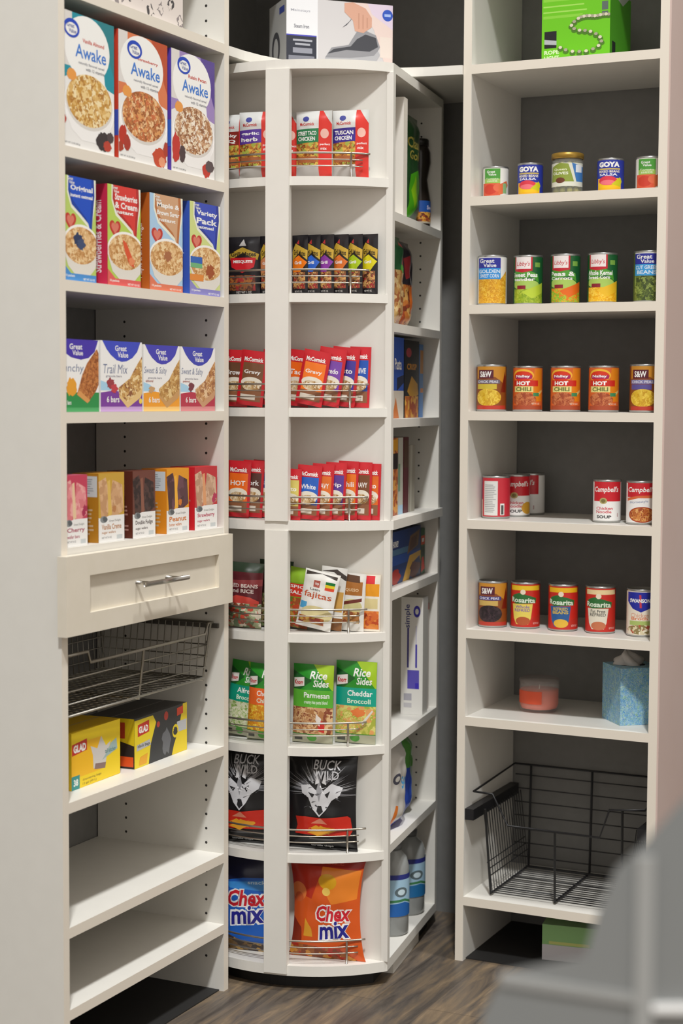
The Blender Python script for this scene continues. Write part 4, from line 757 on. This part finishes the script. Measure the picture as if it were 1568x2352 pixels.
# ================================================================== GOODS, RIGHT TOWER
carton('rope_light_box', 'bright green box with a curled rope light on the top right shelf', 'box', None, (-1.192, 3.672, 2.0708), R(0), .158, .155, .16, '#5cae12',
       [('r', 0, 0, 100, 100, '#6cc412'), ('r', 2, 78, 62, 80, '#a4dc5c'), ('r', 2, 70, 66, 72, '#a4dc5c'), ('r', 2, 62, 60, 66, '#8ad03c'), ('r', 2, 86, 50, 90, '#8ad03c'), ('r', 74, 88, 98, 100, '#e8d41c'), ('t', 'NEW', 76, 90, 94, 97, '#d85a1c'),
        ('r', 88, 68, 97, 80, '#5a6a62'), ('r', 88, 56, 97, 66, '#5a6a62'), ('r', 4, 20, 22, 44, '#17171c'), ('p', [(4, 26), (22, 24), (22, 30), (4, 33)], '#b0b4b8'), ('t', 'ROPE', 4, 11, 26, 17, '#d8efb8', {'b': .04}), ('t', 'LIGHT', 4, 3, 26, 9, '#d8efb8', {'b': .04})]
       + [('e', 100 - 0 + dx, y, 3.4, 3.2, '#5c6a3c') for dx, y in []] +
       [('e', px, py - 1.2, 4.4, 3.4, '#4a7a1c') for px, py in [(98 - 4 * i, 60 + .6 * math.sin(i)) for i in range(11)] + [(54, 58), (48, 54), (44, 49), (48, 44), (56, 41), (64, 40), (72, 38), (80, 34), (86, 29), (88, 23), (84, 17), (76, 13), (66, 11), (56, 11), (46, 12), (36, 15), (28, 19)]] +
       [('e', px, py, 2.6, 2.2, '#d8d2b8' if k % 2 else '#a8a48c') for k, (px, py) in enumerate([(98 - 4 * i, 61 + .6 * math.sin(i)) for i in range(11)] + [(54, 59), (48, 55), (44, 50), (48, 45), (56, 42), (64, 41), (72, 39), (80, 35), (86, 30), (88, 24), (84, 18), (76, 14), (66, 12), (56, 12), (46, 13), (36, 16), (28, 20)])],
       right=[('r', 0, 0, 100, 100, '#4a9a1c'), ('p', [(0, 96), (60, 84), (90, 100), (0, 100)], '#b0b8b0'), ('r', 10, 4, 26, 26, '#1c2420')], top='#5aa81c')

VEG = 'F:%s;%d'
def gvcan(bl, food, w1, w2, topc='#2a2f96', midc='#2f8fd8'):
    return [('r', -40, 0, 140, 100, '#e4e4e0'), ('r', -40, 0, 140, 52, food), ('p', [(72, 50), (120, 50), (120, 86)], food), ('r', 0, 52, 76, 98, midc), ('r', 0, 76, 76, 98, topc), ('t', 'Great', 8, 87, 56, 96, WH, {'b': .02}), ('t', 'Value', 22, 78, 62, 86, WH, {'b': .02}), ('t', w1, 4, 65, 74, 73, '#dce8f4', {'b': .02}), ('t', w2, 10, 55, 70, 63, '#dce8f4', {'b': .02})]
def tomato():
    return [('r', -40, 0, 140, 100, '#e6e4dc'), ('r', 8, 0, 66, 98, '#4e9a3c'), ('r', 8, 44, 66, 62, '#9cc05a'), ('r', -40, 0, 66, 46, '#d8583a'), ('e', 30, 24, 24, 18, '#c83f2c'), ('e', 60, 30, 18, 14, '#dd6a48'), ('p', [(60, 40), (92, 56), (100, 40), (80, 10), (60, 4)], '#d8693c'), ('t', 'Great', 18, 82, 48, 91, WH), ('t', 'Value', 24, 73, 52, 81, WH), ('t', 'Tomato', 14, 58, 60, 65, '#d8e8c0'), ('t', 'sauce', 18, 50, 56, 56, '#d8e8c0'), ('r', 76, 10, 92, 46, '#8ab078')]
def goya():
    return [('r', -40, 0, 140, 100, '#29379c'), ('t', 'GOYA', 6, 76, 78, 94, WH, {'b': .06}), ('r', 6, 68, 80, 73, '#c8b060'), ('t', 'MIXED BEANS', 6, 58, 78, 66, '#e8e0d0', {'b': .03}), ('t', 'SALSA', 8, 48, 70, 56, '#e8e8f0', {'b': .03}), ('r', 0, 0, 84, 40, '#f0c01c'), ('e', 38, 32, 32, 15, '#d83a4a'), ('e', 38, 26, 26, 8, '#e8707a'), ('p', [(50, 20), (80, 44), (88, 30), (80, 12)], '#c8c41c'), ('r', 0, 0, 84, 8, '#f0b41c')]
def libby(w1, w2, food, hi):
    return [('r', -40, 0, 140, 100, '#1c5c30'), ('p', [(-10, 40), (20, 52), (60, 56), (84, 44), (80, 62), (40, 74), (-10, 66)], '#4f9a34'), ('e', 40, 40, 44, 11, '#a8c860'), ('r', -40, 0, 140, 30, food), ('p', [(30, 24), (110, 48), (120, 30), (60, 10)], hi), ('p', [(4, 70), (4, 100), (62, 100), (62, 70), (32, 66)], '#c22434'), ('r', 9, 74, 57, 100, '#efe6e4'), ('t', "Libby's", 12, 78, 54, 90, '#c8343e', {'s': .2, 'b': .01}), ('t', w1, -4, 56, 78, 66, WH, {'b': .03}), ('t', w2, 0, 48, 70, 55, WH, {'b': .03}), ('r', 14, 30, 42, 38, '#8a2430'), ('r', 70, 78, 88, 88, '#7aa848')]
def nalley():
    return [('r', -40, 0, 140, 100, '#d8642a'), ('p', [(60, 20), (130, 20), (130, 98), (70, 98)], '#e0841c'), ('e', 34, 82, 34, 15, '#f0b838'), ('e', 34, 80, 30, 12, '#d8361c'), ('r', 8, 74, 62, 82, '#a8245c'), ('t', 'Nalley', 12, 75, 56, 83, WH, {'b': .03}), ('r', 2, 56, 82, 70, '#cc2a1e'), ('t', 'HOT', 14, 58, 56, 68, WH, {'b': .05}), ('r', 6, 42, 66, 56, '#e8d888'), ('t', 'CHILI', 12, 44, 60, 54, '#6a7a3a', {'b': .04}), ('e', 38, 24, 38, 17, 'F:#b05a34,#9a4426,#c87a4c;201'), ('r', -40, 0, 140, 10, '#a84a2c'), ('p', [(76, 38), (108, 52), (110, 48), (80, 32)], '#e0c070'), ('r', 66, 32, 86, 40, '#3f8a5a'), ('t', 'NET WT 15 OZ', 62, 12, 88, 16, '#e8d0b8')]
def ssw(top, mid, food, tc='#5a1c2c'):
    return [('r', -40, 0, 140, 100, '#8a4a1c'), ('p', [(-20, 100), (140, 100), (140, 50), (90, 60), (60, 76), (-20, 70)], '#c88a2c'), ('r', 8, 72, 56, 92, tc), ('t', 'S&W', 14, 75, 50, 89, WH, {'b': .03}), ('r', 0, 60, 76, 69, mid), ('t', 'CHICK PEAS', 4, 61.5, 70, 67.5, '#d8d4e0', {'b': .03}), ('r', 2, 47, 66, 59, top), ('e', 40, 28, 40, 20, food), ('r', -40, 0, 140, 9, '#b83a2a'), ('p', [(78, 40), (96, 90), (110, 40)], '#7a2412')]
def soup():
    return [('r', -40, 0, 140, 100, '#ecebe8'), ('r', -40, 50, 140, 100, '#c8202c'), ('t', "Campbell's", 4, 70, 86, 88, WH, {'s': .2, 'b': .02}), ('e', 36, 51, 12, 8, '#b0a468'), ('e', 36, 51, 7, 5, '#7a7040'), ('t', 'Chicken', 12, 28, 66, 36, '#c83a48', {'b': .02}), ('t', 'Noodle', 12, 19, 62, 27, '#c83a48', {'b': .02}), ('t', 'SOUP', 14, 6, 62, 14, '#3a3a3a', {'b': .04}), ('r', 82, 10, 86, 20, '#c0a0a0')]
def soup2():
    return [('r', -40, 0, 140, 100, '#ecebe8'), ('r', -40, 64, 140, 100, '#c8202c'), ('p', [(-10, 60), (40, 68), (110, 70), (110, 62), (40, 62), (-10, 52)], '#d86a3c'), ('t', "Campbell's", 4, 74, 94, 90, WH, {'s': .2, 'b': .02}), ('t', 'Homestyle', 12, 46, 70, 54, '#8a94b0', {'b': .01, 'sl': 4}), ('e', 52, 20, 44, 20, '#a8421c'), ('e', 52, 20, 40, 17, 'F:#b0602c,#c8803c,#9a4420,#d8a060;186')]
def rosa(topb, panel, w1, w2, pc, food):
    return [('r', -40, 0, 140, 100, '#c42a20'), ('r', -40, 86, 140, 97, topb), ('p', [(4, 60), (8, 74), (30, 80), (60, 74), (84, 68), (82, 56), (20, 54)], '#2c6a34'), ('t', 'Rosarita', 2, 58, 80, 70, '#d8e4d0', {'b': .03, 'sl': -2}), ('e', 42, 82, 8, 6, '#e8d8c0'), ('p', [(6, 54), (72, 54), (66, 20), (58, 6), (22, 6), (12, 20)], panel), ('t', w1, 18, 44, 62, 51, pc, {'b': .02}), ('t', w2, 16, 36, 64, 43, pc, {'b': .02}), ('e', 42, 14, 22, 10, food), ('p', [(70, 20), (100, 30), (110, 8), (70, 4)], '#b83226'), ('t', 'NET WT 16 OZ', 74, 6, 96, 11, '#e8b8b0')]
def swan():
    return [('r', -40, 0, 140, 100, '#e6dccb'), ('p', [(-6, 98), (112, 98), (112, 76), (76, 62), (46, 52), (20, 60), (-2, 78)], '#1f2a9c'), ('p', [(40, 92), (46, 92), (48, 62), (42, 62)], '#c83a4a'), ('t', 'SWANSON', 10, 74, 74, 83, WH, {'b': .04}), ('t', 'Chicken', 14, 40, 70, 50, '#d8a890'), ('t', 'Broth', 16, 34, 66, 41, '#d8805c', {'b': .03}), ('r', 10, 22, 90, 32, '#a8bc6a'), ('e', 48, 12, 48, 11, 'F:#d8cca8,#b0523a,#e8e0c8,#8a7a4a;139')]
def RC(label, x, y, z, r, h, base, items, group, **kw): return can(label, (x, y, z + .0003), r, h, base, items, group, rz=R(kw.pop('rot', 20)), **kw)
G2, G3, G4, G5, G6 = ['food cans on the %s can shelf of the right tower' % s for s in ('top', 'second', 'third', 'fourth', 'fifth')]
RC('small tomato sauce can, left end of the top can shelf', -1.388, 3.70, 1.775, .0295, .073, '#e6e4dc', tomato(), G2)
RC('small navy bean can with yellow foot, left of the glass olive jar', -1.304, 3.70, 1.775, .029, .076, '#29379c', goya(), G2)
RC('small navy bean can with yellow foot, right of the glass olive jar', -1.115, 3.70, 1.775, .030, .076, '#29379c', goya(), G2)
RC('small tomato sauce can partly behind the right panel, top can shelf', -1.026, 3.70, 1.775, .0305, .075, '#e6e4dc', tomato(), G2)
def olive_jar():
    g = empty('olive_jar', (-1.2155, 3.70, 1.7753), R(12), 'squat glass jar of olives with gold lid, middle of the top can shelf', 'jar', None)
    gl = M('#e4e8dc', .05, 0, **{'Alpha': .12})
    m = MB(); m.lathe([(.0005, .0), (.033, .0), (.0350, .004), (.0350, .078), (.033, .082), (.0318, .082), (.0332, .077), (.0332, .005), (.0005, .0025)], gl, 40); m.build('glass', g)
    m = MB(); q = random.Random(5)
    for k in range(5):
        for j in range(10):
            a = 2 * PI * j / 10 + k * .3; cx, cy, cz = .0245 * math.cos(a), .0245 * math.sin(a), .011 + k * .0142; V = []; Fc = []
            for i in range(5):
                th = PI * (i + .5) / 5
                for l in range(8): V.append((cx + .0074 * math.sin(th) * math.cos(PI * l / 4), cy + .0074 * math.sin(th) * math.sin(PI * l / 4), cz + .0074 * math.cos(th)))
            for i in range(4):
                for l in range(8): Fc.append((i * 8 + l, (i + 1) * 8 + l, (i + 1) * 8 + (l + 1) % 8, i * 8 + (l + 1) % 8))
            m.add(V, Fc, M(q.choice(['#a8a24c', '#bdb262', '#8f8c3c']), .35), True)
    m.lathe([(.0005, .004), (.0205, .004), (.0205, .075), (.0005, .075)], M('#5c5a2a', .5), 24); o = m.build('olives', g); o['kind'] = 'stuff'
    m = MB(); mp = lambda u, v, h: ((.0352 + h) * math.cos((u - 50) / 50 * 1.35 - PI / 2), (.0352 + h) * math.sin((u - 50) / 50 * 1.35 - PI / 2), .018 + v * .00052)
    art(m, [('r', 0, 0, 100, 100, '#d8d8c8'), ('p', [(6, 20), (70, 20), (56, 96), (34, 100), (10, 84)], '#8a9a3c'), ('t', 'Queen', 18, 66, 52, 78, '#e8ecc8'), ('t', 'OLIVES', 14, 50, 56, 62, '#e8ecd8', {'b': .03}), ('p', [(64, 100), (100, 84), (100, 20), (76, 20)], '#3f78b8'), ('r', 74, 60, 94, 92, '#dce0e4'), ('e', 36, 26, 12, 12, '#6a3a24')], mp, cu=[4 * i for i in range(1, 25)]); m.build('label', g)
    m = MB(); m.lathe([(.0345, .081), (.0365, .081), (.0365, .092), (.034, .094), (.0005, .094)], M('#b08c3c', .35, .6), 40); m.build('lid', g)
olive_jar()
RC('corn can with blue label, left end of the second can shelf', -1.386, 3.680, 1.530, .0335, .114, '#e0e0dc', gvcan(0, 'F:#e0a824,#c88a1c,#ecc04a,#d89a20;294', 'GOLDEN', 'SWEET CORN'), G3)
RC('dark green sweet peas can, second can shelf', -1.306, 3.70, 1.530, .0335, .113, '#1c5c30', libby('Sweet Peas', 'tender', 'F:#9ab02c,#84a024,#b0c044;201', '#b8cc3c'), G3)
RC('dark green peas and carrots can, middle of the second can shelf', -1.217, 3.70, 1.530, .0335, .113, '#1c5c30', libby('Peas &', 'Carrots', 'F:#8ab02c,#e0781c,#a8c03c,#e8a02c;201', '#e0681c'), G3)
RC('dark green sweet corn can with yellow corn cob, second can shelf', -1.130, 3.70, 1.530, .0335, .113, '#1c5c30', libby('Whole Kernel', 'Sweet Corn', 'F:#ecb41c,#e0a018,#f4cc4a;232', '#e8b828'), G3)
RC('cut green beans can with blue label, right end of the second can shelf', -1.024, 3.70, 1.530, .0335, .114, '#5a6a34', gvcan(0, 'F:#6a7a34,#4c5c28,#8a9a4c,#3c4a24;170', 'CUT GREEN', 'BEANS', midc='#3a9ad8'), G3)
YF = 'F:#d8b02c,#c89a20,#e8c84c,#dcb83c;170'
RC('brown and gold chickpea can, left end of the third can shelf', -1.3852, 3.680, 1.2875, .0345, .107, '#8a4a1c', ssw('#d0b83c', '#6a6470', YF), G4)
RC('orange chili can, left one of the three alike on the third can shelf', -1.304, 3.70, 1.2875, .034, .104, '#d8642a', nalley(), G4)
RC('orange chili can, middle one of the three alike on the third can shelf', -1.213, 3.70, 1.2875, .034, .104, '#d8642a', nalley(), G4)
RC('orange chili can, right one of the three alike on the third can shelf', -1.123, 3.70, 1.2875, .034, .104, '#d8642a', nalley(), G4)
RC('brown and gold bean can, right end of the third can shelf', -1.028, 3.70, 1.2875, .034, .107, '#8a4a1c', ssw('#5c5294', '#7a78a8', YF), G4)
BACK = [('r', -40, 0, 140, 100, '#c42a38'), ('r', 22, 3, 70, 92, '#dcdcd8')] + lines(26, 66, 10, 84, 16, '#a4a4a4', 3) + [('r', 78, 4, 92, 34, '#e4e4e0'), ('r', 81, 6, 89, 30, '#4a4a48'), ('r', -40, 44, 6, 100, '#3a5ab0'), ('r', -40, 0, 12, 44, '#dccfc0')]
RC('red soup can turned to show its white nutrition panel, front of the left cluster', -1.3835, 3.715, 1.038, .0325, .099, '#c42a38', BACK, G5, rot=0)
RC('red and white soup can with yellow bowl, behind the nutrition panel can', -1.363, 3.795, 1.038, .0325, .100, '#ecebe8', soup() + [('e', 84, 18, 24, 16, '#e0a838')], G5, rot=30)
RC('red and white soup can at the rear of the left cluster', -1.355, 3.880, 1.038, .0325, .100, '#ecebe8', soup(), G5, rot=-15)
RC('red and white chicken noodle soup can standing alone right of centre', -1.116, 3.715, 1.038, .0315, .097, '#ecebe8', soup(), G5)
RC('red and white soup can with a picture of stew, beside the right panel', -1.032, 3.695, 1.038, .032, .097, '#ecebe8', soup2(), G5)
RC('black bean can with brown label, left end of the fifth can shelf', -1.3855, 3.705, .784, .034, .108, '#8a4a1c', ssw('#c8a85c', '#3a3a80', 'F:#2a1c24,#3a2a30,#1c1418;186'), G6, )
RC('red refried bean can with violet text on a yellow panel', -1.310, 3.72, .784, .034, .108, '#c42a20', rosa('#e8c024', '#e0cc5c', 'Whole', 'REFRIED', '#7a5aa0', '#b0542c'), G6)
RC('red refried bean can with a blue panel, middle of the fifth can shelf', -1.218, 3.72, .784, .034, .108, '#c42a20', rosa('#e8b41c', '#2a5a94', 'REFRIED', 'BEANS', '#d8b83c', '#e0b43c'), G6)
RC('red refried bean can with a cream top band and cream panel', -1.129, 3.72, .784, .034, .108, '#c42a20', rosa('#e8cf9c', '#dcd6c4', 'Fat Free', 'REFRIED', '#4a4a44', '#c0704c'), G6)
RC('cream broth can with royal blue top, right end of the fifth can shelf', -1.032, 3.715, .784, .033, .107, '#e6dccb', swan(), G6)
# candle
def candle():
    g = empty('jar_candle', (-1.292, 3.775, .5797), 0, 'glass jar candle with orange red wax on the shelf above the black basket', 'candle')
    gl = M('#e8dcd6', .05, 0, **{'Alpha': .12})
    m = MB(); m.lathe([(.0005, 0), (.040, 0), (.0455, .006), (.0470, .014), (.0470, .066), (.0455, .070), (.0445, .070), (.0455, .064), (.0455, .016), (.042, .008), (.0005, .006)], gl, 48); m.build('glass', g)
    m = MB(); m.lathe([(.0005, .0065), (.0415, .0085), (.0450, .017), (.0450, .052), (.0005, .052)], M('#d8562e', .5), 48)
    m.build('wax', g)
    m = MB(); m.tube([(0, 0, .052), (.001, 0, .062)], .001, M('#e0d8c8', .6)); m.build('wick', g)
    m = MB(); m.lathe([(.0462, .0705), (.0475, .072), (.0475, .077), (.043, .0795), (.0005, .0795)], M('#8f8580', .08, 0, **{'Alpha': .45}), 48); m.build('lid', g)
    m = MB(); mp = lambda u, v, q: ((.0473 + q) * math.cos((u - 50) / 50 * .75 - PI / 2 - .3), (.0473 + q) * math.sin((u - 50) / 50 * .75 - PI / 2 - .3), .022 + v * .0003)
    art(m, [('r', 0, 0, 100, 100, '#d8502c')], mp, cu=[10 * i for i in range(1, 10)]); m.build('label', g)
candle()
# tissue box
def tissue():
    w_, h_, r_ = .102, .130, R(40)
    g = empty('tissue_box', (-1.067, 3.68, .5797), r_, 'cube tissue box with blue mottled pattern beside the candle', 'tissue box')
    bl = 'F:#6fa6d0,#88bcd8,#4f88c4,#a6cedc,#9cc48c,#5c98d0,#bcd2d0;420'
    m = MB(); m.box(0, w_, 0, w_, 0, h_, M(bl, .4)); 
    m.prism([(w_ / 2 + .03 * math.cos(2 * PI * k / 20), w_ / 2 + .022 * math.sin(2 * PI * k / 20)) for k in range(20)], h_, h_ + .0006, M('#2c3038', .8))
    m.build('carton', g)
    m = MB(); q = random.Random(4); V = []; Fc = []; NR, NS = 7, 18
    for i in range(NR):
        f = i / (NR - 1); rr = .026 * (1 - f) ** .6 + .004 + .006 * math.sin(f * PI)
        for j in range(NS):
            a = 2 * PI * j / NS; rp = rr * (1 + .35 * math.sin(3 * a + f * 2) + .1 * q.uniform(-1, 1)); V.append((w_ / 2 - .006 + rp * math.cos(a) - .010 * f, w_ / 2 + .7 * rp * math.sin(a), h_ + .0005 + .030 * f + .006 * math.sin(2 * a) * f))
    for i in range(NR - 1):
        for j in range(NS): Fc.append((i * NS + j, i * NS + (j + 1) % NS, (i + 1) * NS + (j + 1) % NS, (i + 1) * NS + j))
    Fc.append(tuple((NR - 1) * NS + j for j in range(NS)))
    m.add(V, Fc, M('#cfc8c4', .8), True); m.build('tissue', g)
tissue()
# black wire basket
def wire_basket_right():
    off = (-1.20, 3.79, .155); g = empty('wire_basket', off, 0, 'black wire basket with cut down front above the lowest right shelf', 'basket')
    xa, xb, yf, yk = -1.408, -.998, 3.652, 3.935; zt, zb = .402, .160; B = BLACKM
    m = MB(); m.tube([(xa, yf, .399), (-1.359, yf - .004, .398), (-1.345, yf - .004, .372), (-1.321, yf - .004, .328), (-1.101, yf - .004, .326), (-1.079, yf - .004, .392), (xb, yf, .399), (xb, yk, .411), (xa, yk, .411)], .0026, B, closed=True); m.build('rim', g, off)
    ia, ib = -1.365, -1.040
    m = MB()
    for x, zf in ((ia, .36), (-1.208, .327), (-1.050, .393)):
        m = MB(); m.tube([(x - .014 if x == ia else x, yf, zf), (x, yf + .006, zb), (x, yk - .012, zb), (x, yk, .411)], .0030, B); m.build('frame_bar', g, off)
    m = MB()
    for i in range(7): z = .385 - i * .034; m.tube([(xa + .003, yk - .002 - i * .001, z), (xb - .003, yk - .002 - i * .001, z)], .0015, B, 6)
    for i in range(17):
        y = yf + .012 + (yk - yf - .03) * i / 16
        m.tube([(xa + .022, y, .350), (ia + .002, y, zb + .002), (ib, y, zb + .002), (xb - .022, y, .350)], .0013, B, 6)
    for i in range(3): z = .20 + i * .016; m.tube([(ia - .004 - i * .003, yf + .008, z), (ia - .004 - i * .003, yk - .01, z)], .0013, B, 6)
    for i in range(3):
        y = yf + .05 + i * .1; m.tube([(ia, y, zb + .004), (ib, y, zb + .004)], .0018, B, 6)
    m.build('wire_mesh', g, off)
    m = MB()
    for x0, x1 in ((RX0 + T + .0003, RX0 + T + .022), (RX1 - T - .022, RX1 - T - .0003)):
        m = MB(); m.box(x0, x1, RY + .004, WY - .02, .336, .362, B); m.build('slide_rail', g, off)
wire_basket_right()
carton('floor_carton', 'green and white carton on the floor under the lowest right shelf', 'box', None, (-1.175, 3.72, .0033), R(8), .16, .085, .16, '#d8d4d8',
       [('r', 0, 0, 100, 100, '#cfccd0'), ('r', 0, 44, 100, 100, '#8fbf7c'), ('r', 10, 46, 70, 54, '#c9cf7a')], top='#9ac08a')
